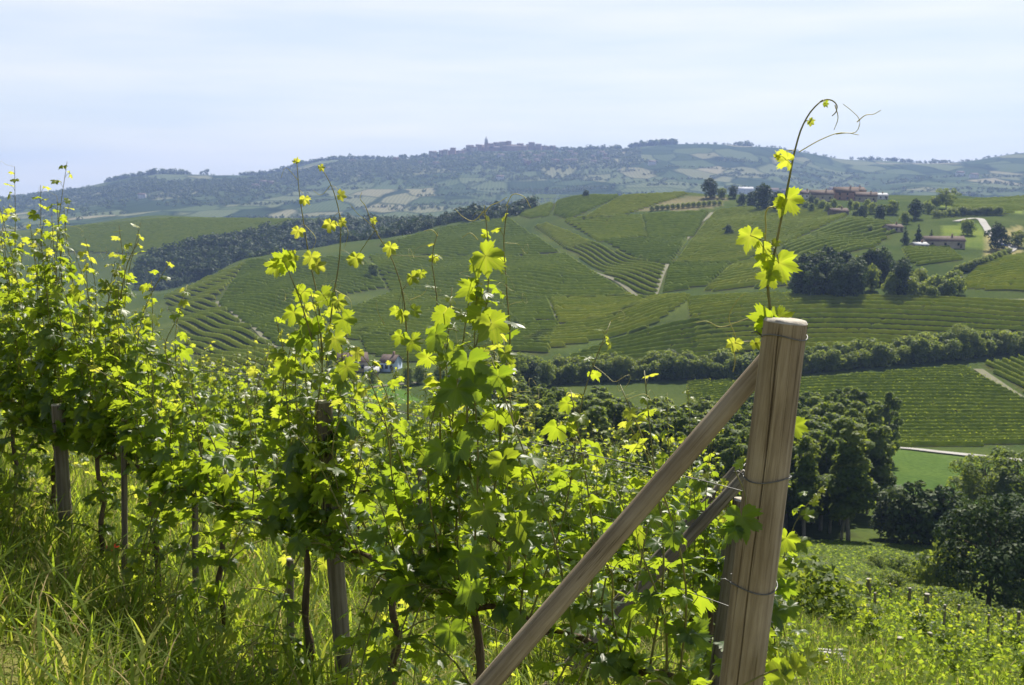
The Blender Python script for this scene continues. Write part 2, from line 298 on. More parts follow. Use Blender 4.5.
def terrain_mat():
    m, N, l, out = mat('terrain')
    la = N('ShaderNodeAttribute', attribute_name='land'); ge = N('ShaderNodeNewGeometry')
    n1 = N('ShaderNodeTexNoise', i={'Scale': .9, 'Detail': 8., 'Roughness': .7}); n2 = N('ShaderNodeTexNoise', i={'Scale': .02, 'Detail': 6., 'Roughness': .6})
    n3 = N('ShaderNodeTexNoise', i={'Scale': 9., 'Detail': 6., 'Roughness': .7})
    for n in (n1, n2, n3): l(ge.outputs['Position'], n.inputs['Vector'])
    r1 = ramp(N, [(.3, (.62, .66, .6)), (.7, (1.35, 1.28, 1.25))]); r2 = ramp(N, [(.35, (.75, .82, .8)), (.65, (1.25, 1.15, 1.05))])
    l(n1.outputs['Fac'], r1.inputs[0]); l(n2.outputs['Fac'], r2.inputs[0])
    a = N('ShaderNodeMix', data_type='RGBA', blend_type='MULTIPLY', i={0: 1.}); b = N('ShaderNodeMix', data_type='RGBA', blend_type='MULTIPLY', i={0: 1.})
    l(la.outputs['Color'], a.inputs[6]); l(r1.outputs[0], a.inputs[7]); l(a.outputs[2], b.inputs[6]); l(r2.outputs[0], b.inputs[7])
    # far patchwork of fields
    mp = N('ShaderNodeMapping', i={'Scale': (.0105, .0046, 0.), 'Rotation': (0, 0, .35)}); l(ge.outputs['Position'], mp.inputs[0])
    nd = N('ShaderNodeTexNoise', i={'Scale': .9, 'Detail': 2.}); l(mp.outputs[0], nd.inputs['Vector'])
    va = N('ShaderNodeVectorMath', operation='MULTIPLY_ADD', i={1: (.9, .9, 0)}); l(nd.outputs['Color'], va.inputs[0]); l(mp.outputs[0], va.inputs[2])
    vo = N('ShaderNodeTexVoronoi', i={'Scale': 1., 'Randomness': .85}); l(va.outputs[0], vo.inputs['Vector'])
    sx = N('ShaderNodeSeparateColor'); l(vo.outputs['Color'], sx.inputs[0])
    rv = ramp(N, [(0, (.024, .040, .020)), (.3, (.045, .068, .032)), (.55, (.070, .095, .045)), (.75, (.105, .125, .068)), (.92, (.15, .152, .092)), (1, (.20, .185, .125))]); l(sx.outputs[0], rv.inputs[0])
    ve = N('ShaderNodeTexVoronoi', feature='DISTANCE_TO_EDGE', i={'Scale': 1., 'Randomness': .85}); l(va.outputs[0], ve.inputs['Vector'])
    re = ramp(N, [(.02, (.25, .33, .25)), (.06, (1, 1, 1))]); l(ve.outputs['Distance'], re.inputs[0])
    rm = N('ShaderNodeMix', data_type='RGBA', blend_type='MULTIPLY', i={0: .85}); l(rv.outputs[0], rm.inputs[6]); l(re.outputs[0], rm.inputs[7])
    wv = N('ShaderNodeTexWave', wave_type='BANDS', i={'Scale': .035, 'Distortion': 2.5, 'Detail': 2.}); l(ge.outputs['Position'], wv.inputs['Vector'])
    rw = ramp(N, [(.3, (.8, .85, .8)), (.7, (1.1, 1.06, 1.05))]); l(wv.outputs['Fac'], rw.inputs[0])
    rm2 = N('ShaderNodeMix', data_type='RGBA', blend_type='MULTIPLY', i={0: 1.}); l(rm.outputs[2], rm2.inputs[6]); l(rw.outputs[0], rm2.inputs[7])
    fm = N('ShaderNodeMix', data_type='RGBA'); l(la.outputs['Alpha'], fm.inputs[0]); l(b.outputs[2], fm.inputs[6]); l(rm2.outputs[2], fm.inputs[7])
    bs = N('ShaderNodeBsdfPrincipled', i={'Roughness': 1., 'Specular IOR Level': .0}); l(fm.outputs[2], bs.inputs['Base Color'])
    bp = N('ShaderNodeBump', i={'Strength': .6, 'Distance': .05}); l(n3.outputs['Fac'], bp.inputs['Height']); l(bp.outputs[0], bs.inputs['Normal'])
    l(bs.outputs[0], out.inputs[0]); return m
M['terrain'] = terrain_mat()

# ------------------------------------------------------------------ land use polygons (traced, then laid on the ground)
def poly_world(poly, ymin=30, n=6, grow=0.):
    out = []; c_ = np.mean(poly, 0); poly = [(a[0] + grow * 1.5 * np.sign(a[0] - c_[0]), a[1] + grow * np.sign(a[1] - c_[1])) for a in poly]
    for (a, b) in zip(poly, poly[1:] + poly[:1]):
        for t in np.arange(n) / n: out.append(hit(a[0] + (b[0] - a[0]) * t, a[1] + (b[1] - a[1]) * t, ymin)[:2])
    return np.array(out)
def inside(poly, x, y):
    x = np.asarray(x); r = np.zeros(x.shape, bool); n = len(poly)
    for i in range(n):
        x1, y1 = poly[i]; x2, y2 = poly[(i + 1) % n]
        c = ((y1 > y) != (y2 > y))
        if y1 != y2: r ^= c & (x < (x2 - x1) * (y - y1) / (y2 - y1) + x1)
    return r
# (outline, two points along a row, spacing)
FIELDS = [
 ('field_right', [(690,386),(822,382),(960,370),(1024,404),(1040,443),(880,446),(690,446)], ((880,420),(1010,420)), 3.4),
 ('lower_terrace', [(690,302),(765,297),(870,300),(1040,306),(1040,327),(975,338),(820,350),(745,352),(700,348)], ((760,325),(900,325)), 3.9),
 ('edge_slope', [(985,367),(1040,357),(1040,404)], ((990,368),(1040,392)), 3.6),
 ('left_terrace', [(572,356),(640,335),(690,320),(745,348),(735,362),(640,364),(560,366)], ((580,360),(720,345)), 4.2),
 ('upper_right_terrace', [(960,286),(985,264),(1040,254),(1040,293)], ((965,282),(1030,272)), 4.4),
 ('knoll_field', [(905,251),(945,249),(960,258),(915,264)], ((905,257),(955,255)), 4.4),
 ('valley_block', [(500,303),(545,302),(552,318),(522,322)], ((500,308),(550,307)), 5.4),
 ('valley_block_right', [(552,302),(628,298),(648,306),(600,319),(562,324)], ((560,312),(640,305)), 5.4),
 ('right_flank', [(567,250),(590,243),(640,263),(662,269),(652,296),(640,297)], ((575,252),(645,278)), 3.8),
 ('middle_band', [(372,258),(500,260),(563,258),(634,298),(560,298),(500,301),(396,292)], ((390,280),(600,285)), 5.4),
 ('left_middle', [(250,264),(358,259),(384,290),(345,297),(300,300),(335,314),(300,345),(281,344),(222,302)], ((250,275),(370,285)), 5.4),
 ('left_flank', [(168,300),(205,282),(246,265),(216,304),(272,346),(262,385),(215,380),(190,345)], ((175,318),(262,345)), 5.4),
 ('left_foot', [(345,315),(395,296),(495,303),(520,325),(480,330),(380,335),(350,340)], ((370,315),(500,315)), 5.4),
 ('crest_band', [(382,243),(450,230),(505,221),(557,251),(500,256),(396,253)], ((400,248),(540,245)), 5.4),
 ('strip', [(536,229),(552,226),(592,242),(563,248)], ((550,240),(580,236)), 5.4),
 ('crest_left', [(522,214),(536,197),(554,197),(546,214),(534,217)], ((0,0),(1,.12)), 5.4),
 ('crest_middle', [(556,213),(562,197),(616,199),(572,218)], ((0,0),(1,.3)), 5.4),
 ('crest_right', [(624,199),(690,195),(616,217),(582,219)], ((0,0),(1,.35)), 5.4),
 ('plateau_block', [(566,223),(612,219),(640,219),(645,235),(602,240)], ((580,230),(640,228)), 5.4),
 ('plateau_light', [(644,218),(706,214),(690,236),(650,236)], ((650,228),(695,226)), 5.4),
 ('lower_plateau', [(606,243),(685,240),(667,263),(642,259)], ((612,250),(675,250)), 5.4),
 ('village_slope', [(718,214),(778,206),(845,217),(775,245),(735,263),(677,263),(694,239)], ((700,240),(800,225)), 5.4),
 ('village_slope_right', [(784,246),(850,221),(886,225),(896,232),(870,246),(800,262)], ((800,248),(880,232)), 5.4),
 ('below_village', [(673,266),(728,266),(706,284),(666,291)], ((675,276),(715,274)), 5.4),
 ('wood_side', [(737,267),(790,256),(800,268),(790,284),(706,290)], ((720,280),(790,270)), 5.4),
 ('far_left_hill', [(25,238),(80,229),(170,221),(290,222),(200,243),(135,252),(60,250)], ((0,0),(1,.05)), 6.0),
 ('slope_below', [(360,330),(395,340),(500,326),(556,326),(545,352),(500,352),(420,362),(370,352)], ((390,345),(530,340)), 5.4),
 ('foot_terrace', [(650,300),(690,299),(640,331),(560,346),(520,340),(560,326),(610,318)], ((560,335),(640,318)), 5.4),
 ('right_meadow_rows', [(925,205),(1030,199),(1030,206),(1000,213)], ((930,206),(1020,202)), 5.0),
]
FW = [(n, poly_world(p, 30, 6, 2.2), *((np.zeros(2), np.array(d[1], float)) if d[0] == (0, 0) else (hit(*d[0], 30)[:2], hit(*d[1], 30)[:2])), sp_) for n, p, d, sp_ in FIELDS]
LAND = [(poly_world(p), c) for p, c in [
  ([(622,212),(655,205),(690,196),(728,197),(722,206),(690,210)], (.15, .14, .085)),
  ([(890,448),(980,455),(1024,460),(1024,505),(890,505)], (.07, .115, .032)),
  ([(330,384),(395,384),(420,400),(330,415)], (.09, .16, .035)),
  ([(985,236),(1024,225),(1024,252),(1010,256),(985,262)], (.24, .22, .11)),
  ([(925,205),(1024,198),(1024,214),(1000,213)], (.16, .21, .055)),
  ([(940,226),(985,222),(985,250),(940,248)], (.12, .16, .04)),
  ([(560,350),(690,296),(700,301),(640,333),(572,354)], (.072, .098, .03)),
  ([(770,552),(880,552),(935,600),(770,580)], (.11, .145, .036)),
 ]]
# ------------------------------------------------------------------ the ground
nr, na = 760, 460
rr = np.concatenate([[0.05], np.exp(np.linspace(math.log(.9), math.log(6600), nr - 1))]); aa = np.linspace(R(-52), R(52), na)
gx = rr[:, None] * np.sin(aa)[None]; gy = rr[:, None] * np.cos(aa)[None] - 9
gz = zf(gx, gy)
nearw = np.clip(1 - gy / 30, 0, 1)
gz += nearw * .03 * (np.sin(gx * 7.3 + 2 * np.sin(gy * 3.1)) * np.sin(gy * 6.1 + gx))
V = np.stack([gx, gy, gz], -1).reshape(-1, 3)
i = np.arange(nr - 1)[:, None] * na; j = np.arange(na - 1)[None]
Q = np.stack([i + j, i + j + 1, i + na + j + 1, i + na + j], -1).reshape(-1, 4)[:, ::-1]
b = MB(); b.add(V, Q)
g = b.obj('ground', M['terrain'], smoothed=True); tag(g, kind='structure')
x, y = V[:, 0], V[:, 1]
land = np.empty((len(V), 4)); land[:] = (.058, .082, .026, 0)
land[y < 13] = (.15, .15, .055, 0)
vy = (y > 13) & (y < 60); land[vy] = (.11, .14, .035, 0)
wood = (y > 150 + 6 * np.sin(x * .3)) & (y < 236 + 5 * np.sin(x * .2)) & (x / np.maximum(y, 1) > .02) & (x / np.maximum(y, 1) < .30 + .012 * np.sin(y * .17)); land[wood] = (.045, .06, .024, 0)
for n, pw, d0, d1, s_ in FW: land[inside(pw, x, y), :3] = (.058, .068, .026)
for pw, c in LAND: land[inside(pw, x, y), :3] = c
land[:, 3] = smooth(1450, 1700, y)
at = g.data.attributes.new('land', 'FLOAT_COLOR', 'POINT'); at.data.foreach_set('color', land.ravel().astype(np.float32))

# ------------------------------------------------------------------ haze
zlo, zhi = V[:, 2].min() - 1, V[:, 2].max() + 45
hb = MB(); hb.add(*box((0, 3250, (zlo + zhi) / 2), (11600, 6900, zhi - zlo)))
m, N, l, out = mat('haze'); pv = N('ShaderNodeVolumePrincipled', i={'Color': (.33, .46, .84, 1), 'Density': 1.12e-4, 'Anisotropy': .25}); l(pv.outputs[0], out.inputs['Volume'])
tag(hb.obj('haze', m), kind='stuff')

# ------------------------------------------------------------------ roads and tracks
def ribbon(name, pix, width, material, ymin, label=None, n=60, lift=.06):
    pts = spline(np.array([hit(*p, ymin) for p in pix]), n); t = unit(np.gradient(pts[:, :2], axis=0)); nn = np.stack([-t[:, 1], t[:, 0]], -1)
    V = []
    for s in (-1, -.33, .33, 1):
        q = pts[:, :2] + nn * s * width / 2; V.append(np.stack([q[:, 0], q[:, 1], zf(q[:, 0], q[:, 1]) + lift + (.03 if abs(s) < .5 else 0)], -1))
    V = np.stack(V, 1).reshape(-1, 3); a = np.arange(n - 1)[:, None] * 4; c = np.arange(3)[None]
    b = MB(); b.add(V, np.stack([a + c, a + c + 1, a + 4 + c + 1, a + 4 + c], -1).reshape(-1, 4))
    return tag(b.obj(name, material, smoothed=True), label, None, None, 'structure')
ribbon('road', [(860,448),(900,449),(940,453),(985,458),(1040,463)], 4.5, M['road'], 200, lift=.35)
ribbon('road', [(955,222),(975,219),(985,226),(992,236),(1003,243),(1012,247),(1004,255),(985,262)], 4.2, M['road'], 400, lift=.5)
ribbon('track', [(755,296),(830,296),(900,299),(1040,301)], 2.6, M['track'], 400, lift=.25)
ribbon('track', [(352,330),(358,320),(366,311),(375,303)], 3.2, M['track'], 300, lift=.35)
ribbon('track', [(325,391),(360,389),(395,385),(420,383)], 3.2, M['track'], 250, lift=.3)
ribbon('track', [(217,302),(245,324),(276,348)], 2.2, M['track'], 300, lift=.3)
ribbon('track', [(560,254),(600,275),(640,299),(655,305)], 2.0, M['track'], 300, lift=.3)
ribbon('track', [(712,213),(688,238),(667,266),(655,296),(650,305)], 2.2, M['track'], 300, lift=.3)
ribbon('track', [(978,370),(1000,385),(1030,405)], 3.2, M['track'], 300, lift=.3)
ribbon('track', [(545,302),(553,318),(540,325)], 2.2, M['track'], 300, lift=.3)

# ------------------------------------------------------------------ vineyard rows on the opposite slopes
def row_lines(pw, d0, d1, sp_):
    d = unit(d1 - d0); nrm = np.array([-d[1], d[0]]); c = pw @ nrm; out = []
    for k in np.arange(math.floor(c.min() / sp_), math.ceil(c.max() / sp_)):
        o = (k + .5) * sp_; xs = []
        for a, bb in zip(pw, np.roll(pw, -1, 0)):
            ca, cb = a @ nrm - o, bb @ nrm - o
            if (ca > 0) != (cb > 0): xs.append((a + (bb - a) * ca / (ca - cb)) @ d)
        xs.sort()
        for s0, s1 in zip(xs[::2], xs[1::2]):
            if s1 - s0 > 5: out.append((nrm * o + d * s0, nrm * o + d * s1))
    return out
ROWS = []
for n, pw, d0, d1, s_ in FW:
    for a, bb in row_lines(pw, d0, d1, s_): ROWS.append((np.hypot(*((a + bb) / 2)), n, a, bb, s_ / 3.1))
ROWS.sort(key=lambda r: r[0])
TONE = {n: .22 + .56 * ((k * 7) % 10) / 9 for k, (n, *_) in enumerate(FW)}
def row_geo(mb, a, bb, dist, leafy, sc_, tone):
    Ln = np.linalg.norm(bb - a); st = max(.9, dist / 450); n = max(3, int(Ln / st)); t = np.linspace(0, 1, n)
    d = (bb - a) / Ln; nn = np.array([-d[1], d[0]])
    t = t + np.concatenate([[0], rng.uniform(-.3, .3, n - 2) / n, [0]])
    c = a + (bb - a) * t[:, None]; hh = rng.uniform(1.22, 1.38, n); ww = rng.uniform(.30, .50, n) * sc_; hh = hh * (.2 + .8 * sc_)
    hh[rng.random(n) < .02] *= .5; hh[0] = hh[-1] = .4
    prof = [(-.7, .12), (-1, .7), (-.55, .98), (.55, .95), (1, .7), (.7, .12)]
    c = c + nn * rng.normal(0, .06, n)[:, None]; z = zf(c[:, 0], c[:, 1])
    V = np.stack([np.concatenate([c + nn * (s * ww)[:, None] * rng.uniform(.9, 1.1, (n, 1)), (z + h * hh * rng.uniform(.93, 1.07, n))[:, None]], 1) for s, h in prof], 1)
    i = np.arange(n - 1)[:, None] * 6; j = np.arange(5)[None]
    mb.add(V.reshape(-1, 3), np.stack([i + j, i + j + 1, i + 6 + j + 1, i + 6 + j], -1).reshape(-1, 4), np.repeat(np.clip(tone + rng.uniform(-.16, .16, n), 0, 1), 6))
    if leafy:
        k = int(Ln * 11); tt = rng.uniform(0, 1, k); p = a + (bb - a) * tt[:, None] + nn * rng.normal(0, .20 * sc_, k)[:, None]
        zz = zf(p[:, 0], p[:, 1]) + rng.uniform(.5, 1.6, k); cc = np.concatenate([p, zz[:, None]], 1)
        quads(mb, cc, rng.uniform(.12, .27, k), unit(rng.normal(0, 1, (k, 3)) + [0, 0, .5]), rng.uniform(.15, .7, k))
def quads(mb, c, s, nrm, rnd, asp=.62):
    n = len(c); r = unit(rng.normal(0, 1, (n, 3))); a = unit(np.cross(nrm, r)); b_ = np.cross(nrm, a); s = np.asarray(s)[:, None]
    V = np.stack([c - a * s, c + b_ * s * asp + nrm * s * .15, c + a * s, c - b_ * s * asp + nrm * s * .15], 1)
    mb.add(V.reshape(-1, 3), np.arange(4 * n).reshape(-1, 4), np.repeat(rnd, 4))
FLAB = {'field_right': 'vine row of the sunlit vineyard above the valley road at right', 'lower_terrace': 'vine row of the terraced vineyard half shaded below the dark wood',
 'edge_slope': 'vine row on the steep plot at the right edge beyond the grey track', 'left_terrace': 'vine row on the low spur left of the wooden end post',
 'upper_right_terrace': 'vine row on the terraces below the white road bend', 'knoll_field': 'vine row on the small knoll in front of the farmhouse'}
far_rows = MB(); cnt = 0
for dist, n, a, bb, sc_ in ROWS:
    if cnt < 290:
        mb = MB(); row_geo(mb, a, bb, dist, dist < 470, sc_, TONE[n]); mid = np.array([*((a + bb) / 2), zs(*((a + bb) / 2))])
        nice = n.replace('_', ' ')
        tag(mb.obj('vineyard_row', M['row_leaf'], loc=mid), FLAB.get(n, 'vine row among others on the %s plot of the facing hill' % nice), 'vineyard row', 'vine rows of the %s' % nice); cnt += 1
    else: row_geo(far_rows, a, bb, dist, False, sc_, TONE[n])
if far_rows.n: tag(far_rows.obj('distant_vineyard', M['row_leaf']), 'parallel vine rows combed over the slopes of the round facing hill', 'vineyard', None, 'stuff')
print('rows', len(ROWS))

# ------------------------------------------------------------------ trees
def blob_leaves(mb, cs, rs, n_tot, size, squash=.85):
    a = rs ** 2; cnt = np.maximum(6, (n_tot * a / a.sum()).astype(int)); br = rng.uniform(.15, .85, len(rs))
    for c, r, n, q in zip(cs, rs, cnt, br):
        d = unit(rng.normal(0, 1, (n, 3))); d[:, 2] = np.where((d[:, 2] < -.5) & (rng.random(n) < .6), -d[:, 2], d[:, 2])
        rad = r * (1 - np.abs(rng.normal(0, .22, n)) + .08)
        p = c + d * rad[:, None] * [1, 1, squash]
        quads(mb, p, rng.uniform(.6, 1.25, n) * size, unit(d + rng.normal(0, .6, (n, 3)) + [0, 0, .5]), np.clip(q + rng.normal(0, .16, n), 0, 1))
def make_tree(name, Ht, cr, bare, n, size, crown, bark='tree_bark', nb=18, shape='round', trunk_r=None):
    """prototype: an Empty with trunk and crown, standing at the origin"""
    root = empty(name, (0, 0, -500)); tr = trunk_r or Ht * .014 + .05
    tb = MB(); top = Ht * .82; tp = np.array([[0, 0, -.6], [0, 0, 0], [rng.normal(0, .02) * Ht, rng.normal(0, .02) * Ht, top * .45], [rng.normal(0, .03) * Ht, rng.normal(0, .03) * Ht, top]])
    tp = spline(tp, 9); tb.add(*tube(tp, np.linspace(tr * 1.25, tr * .2, 9), 7))
    cs, rs = [], []
    for k in range(nb):
        f = (k + rng.uniform(0, 1)) / nb
        zc = bare * Ht + (1 - bare) * Ht * (.12 + .78 * f)
        if shape == 'round': env = cr * math.sqrt(max(.1, 1 - (2 * f - .85) ** 2 * .8))
        elif shape == 'loose': env = cr * rng.uniform(.75, 1.15) * math.sqrt(max(.12, 1 - (2 * f - .95) ** 2 * .8))
        elif shape == 'tall': env = cr * (1 - .55 * f) * (.55 + .45 * min(1, f * 5))
        else: env = cr * (1.05 - f)
        an = k * 2.4 + rng.uniform(-.5, .5); rr_ = env * (rng.uniform(.25, .78) if shape != 'loose' else rng.uniform(.3, .95))
        r = env * rng.uniform(.36, .58) if shape not in ('cone', 'loose') else (env * .55 + .2 if shape == 'cone' else env * rng.uniform(.2, .38))
        cs.append([math.cos(an) * rr_, math.sin(an) * rr_, zc]); rs.append(r)
    cs = np.array(cs); rs = np.array(rs); cs[:, 2] = np.minimum(cs[:, 2], Ht - rs * .8)
    for c in cs[::2]:
        zb = max(.3, bare * Ht * .8, c[2] * .62); kx = np.interp(zb, tp[:, 2], tp[:, 0]); ky = np.interp(zb, tp[:, 2], tp[:, 1])
        s0 = np.array([kx, ky, zb]); tb.add(*tube(spline([s0, (s0 + c) / 2 + [0, 0, .08 * Ht], c], 5), np.linspace(tr * .42, tr * .08, 5), 5))
    tb.obj('trunk', M[bark], root, True)
    cb = MB(); blob_leaves(cb, cs, rs, n, size); cb.obj('crown', M[crown], root)
    root['h'] = Ht; return root
PROTO = {
 'poplar': [make_tree('tree', 15, 2.7, .10, 4200, .27, 'crown', 'pale_bark', 20, 'tall', .17) for _ in range(5)],
 'broad': [make_tree('tree', 11, 4.9, .08, 5800, .24, 'crown', 'tree_bark', 34, 'loose') for _ in range(3)],
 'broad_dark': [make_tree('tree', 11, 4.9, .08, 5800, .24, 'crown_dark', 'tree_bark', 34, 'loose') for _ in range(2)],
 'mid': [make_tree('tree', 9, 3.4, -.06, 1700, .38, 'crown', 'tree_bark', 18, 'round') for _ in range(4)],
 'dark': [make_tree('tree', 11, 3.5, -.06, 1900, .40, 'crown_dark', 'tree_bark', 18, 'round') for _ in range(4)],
 'pale': [make_tree('tree', 9, 3.2, -.02, 2800, .28, 'crown_pale', 'pale_bark', 20, 'round') for _ in range(2)],
 'conifer': [make_tree('tree', 12, 2.6, -.05, 1300, .40, 'crown_dark', 'tree_bark', 16, 'cone') for _ in range(2)],
 'bush': [make_tree('bush', 2.4, 1.5, -.12, 1500, .11, 'crown', 'tree_bark', 14, 'round', .04) for _ in range(3)],
 'scrub': [make_tree('bush', 3.2, 2.4, -.15, 2200, .17, 'crown', 'tree_bark', 16, 'round', .05) for _ in range(3)],
}
used = set(); QUEUE = []
def plant(kind, p, h, label, group=None, wide=1., cat=None):
    QUEUE.append((kind, np.array(p, float), h, label, group, wide, cat or ('bush' if kind in ('bush', 'scrub') else 'tree'), random.choice(range(len(PROTO[kind]))), random.uniform(0, 6.28)))
def plant_all(limit=295):
    """the largest in view as trees of their own, the smallest rest as one mass"""
    tr = [q for q in QUEUE if q[6] == 'tree']; tr.sort(key=lambda q: (q[4] is not None, -q[2] / q[1][1]))
    rest = tr[limit:]; keep = tr[:limit] + [q for q in QUEUE if q[6] != 'tree']
    for kind, p, h, label, group, wide, cat, vi, rz in keep:
        v = PROTO[kind][vi]; s = h / v['h']
        o = v if v.name not in used else copy_tree(v)
        used.add(v.name)
        o.location = (p[0], p[1], p[2] - .1); o.rotation_euler = (0, 0, rz); o.scale = (s * wide, s * wide, s)
        for kx in ('label', 'group', 'category'):
            if kx in o: del o[kx]
        tag(o, label, cat, group)
    mb = MB()
    for kind, p, h, label, group, wide, cat, vi, rz in rest:
        v = PROTO[kind][vi]; s = h / v['h']; me = [c for c in v.children if c.name.startswith('crown')][0].data
        co = np.empty(len(me.vertices) * 3, np.float32); me.vertices.foreach_get('co', co); co = co.reshape(-1, 3)
        ids = np.empty(len(me.loops), np.int32); me.loops.foreach_get('vertex_index', ids); r_ = np.empty(len(co), np.float32); me.attributes['rnd'].data.foreach_get('value', r_)
        c, s_ = math.cos(rz), math.sin(rz); co = np.stack([(co[:, 0] * c - co[:, 1] * s_) * s * wide, (co[:, 0] * s_ + co[:, 1] * c) * s * wide, co[:, 2] * s], -1) + p
        mb.add(co, ids.reshape(-1, 4), r_ + rng.uniform(-.2, .2))
    if mb.n: tag(mb.obj('background_trees', M['crown']), 'small trees crowded behind the larger ones in wood and hedge', 'trees', None, 'stuff')
    for l in PROTO.values():
        for v in l:
            if v.name not in used:
                for ch in list(v.children): bpy.data.objects.remove(ch)
                bpy.data.objects.remove(v)
def plant_px(kind, px, base, top, label, group=None, ymin=30, wide=1.):
    p = hit(px, base, ymin); h = max(.6, (base - top) / F * p[1] * 1.01); return plant(kind, p, h, label, group, wide)
# valley wood
n = 0
for yy in np.arange(150, 252, 5.4):
    for uu in np.arange(.005, .335, 5.6 / yy):
        Y_ = yy + random.uniform(-2, 2); u_ = uu + random.uniform(-.008, .008)
        if u_ > .315 - .02 * math.sin(Y_ * .2): continue
        back = (Y_ - 150) / 86
        plant('poplar', (u_ * Y_, Y_, zs(u_ * Y_, Y_)), random.uniform(14.5, 18.5), 'tall slender tree in the dense valley wood beside the end post', 'trees of the valley wood', random.uniform(1.05, 1.4)); n += 1
print('wood', n)
for px, bs, tp, kd, lb in [
  (893,540,478,'pale','grey green tree at the edge of the valley wood'), (912,545,470,'dark','dark tree just right of the grey green tree'),
  (928,543,480,'dark','rounded dark tree in the middle of the dark clump below the lawn'), (942,545,476,'dark','dark tree at the right of the clump below the lawn'), (954,540,484,'dark','narrow dark tree at the right end of the clump'),
  (880,538,492,'poplar','bright green slim tree at the right foot of the valley wood'),
  (985,512,450,'broad','broad dark tree beyond the lawn at right'), (1016,512,442,'broad','tallest tree beyond the lawn at the right edge'), (972,505,462,'mid','small tree in front of the valley road')]:
    plant_px(kd, px, bs, tp, lb, None, 120, 1.15 if kd != 'poplar' else .9)
def at_u(px, Y): u = (px - 512) / F / .97; return np.array([u * Y, Y, zs(u * Y, Y)])
plant('broad_dark', at_u(992, 100), 12, 'large spreading tree with a leaning dark trunk behind the lower vineyard', None, 1.0)
plant('broad_dark', at_u(1034, 108), 11.5, 'large tree cut by the right edge of the view', None, 1.1)
plant('mid', at_u(950, 112), 7.5, 'medium tree left of the large spreading tree', None, 1.0)
SCR = [(888,590,572),(902,594,574),(917,600,572),(934,603,570),(948,604,566),(962,606,572),(895,572,552),(915,580,556),(936,585,552),(878,562,548),(960,592,560),(1010,610,575),(975,608,580),(905,560,540),(925,565,538)]
for k, (px, bs, tp) in enumerate(SCR):
    p = at_u(px, 62 + (607 - bs) * 1.4); plant('scrub', p, max(1.4, (bs - tp) / F * p[1]), 'low scrub bush on the bank between meadow and wood', 'scrub bushes on the bank', 1.1)
for px, bs, tp in [(795,572,564),(812,568,562),(830,575,569),(848,571,565),(865,578,570),(800,585,577),(842,588,581),(868,566,560),(785,562,555),(822,560,554)]:
    plant_px('scrub', px, bs, tp, 'low tuft like bush growing in the pale valley meadow', 'bushes in the valley meadow', 20, 1.5)
# hedge below the terraces
HB = [(480,385),(495,386),(560,384),(600,381),(740,378),(820,372),(900,365),(960,360),(1040,350)]
for px in np.arange(484, 1042, 9.0):
    for dy in (0, -5):
        x_ = px + random.uniform(-4, 4); bs = np.interp(x_, [a for a, c in HB], [c for a, c in HB]) + dy
        plant_px('mid' if random.random() < .7 else 'dark', x_, bs, bs - random.uniform(17, 29), 'bushy tree in the long hedge across the foot of the vineyards', 'hedge trees at the vineyard foot', 200, 1.15)
plant_px('broad', 960, 356, 322, 'tall rounded tree rising above the long hedge at right', None, 200)
plant_px('pale', 672, 372, 346, 'silvery tree standing in the long hedge left of the post', None, 200)
plant_px('broad', 515, 392, 348, 'large tree left of the hedge in the valley bottom', None, 200)
for px, bs, tp in [(530,392,356),(500,395,362),(545,388,358),(495,375,352),(558,372,352),(575,378,356),(480,392,368)]:
    plant_px('dark', px, bs, tp, 'dark tree in the valley clump behind the tall vine', 'trees in the valley clump', 200, 1.1)
for px, bs, tp in [(345,388,366),(372,386,366),(408,386,364),(420,384,362),(330,376,356),(440,386,362),(455,388,362),(398,384,372),(318,384,364)]:
    plant_px('dark', px, bs, tp, 'small tree around the valley houses behind the vines', 'trees around the valley houses', 200, 1.0)
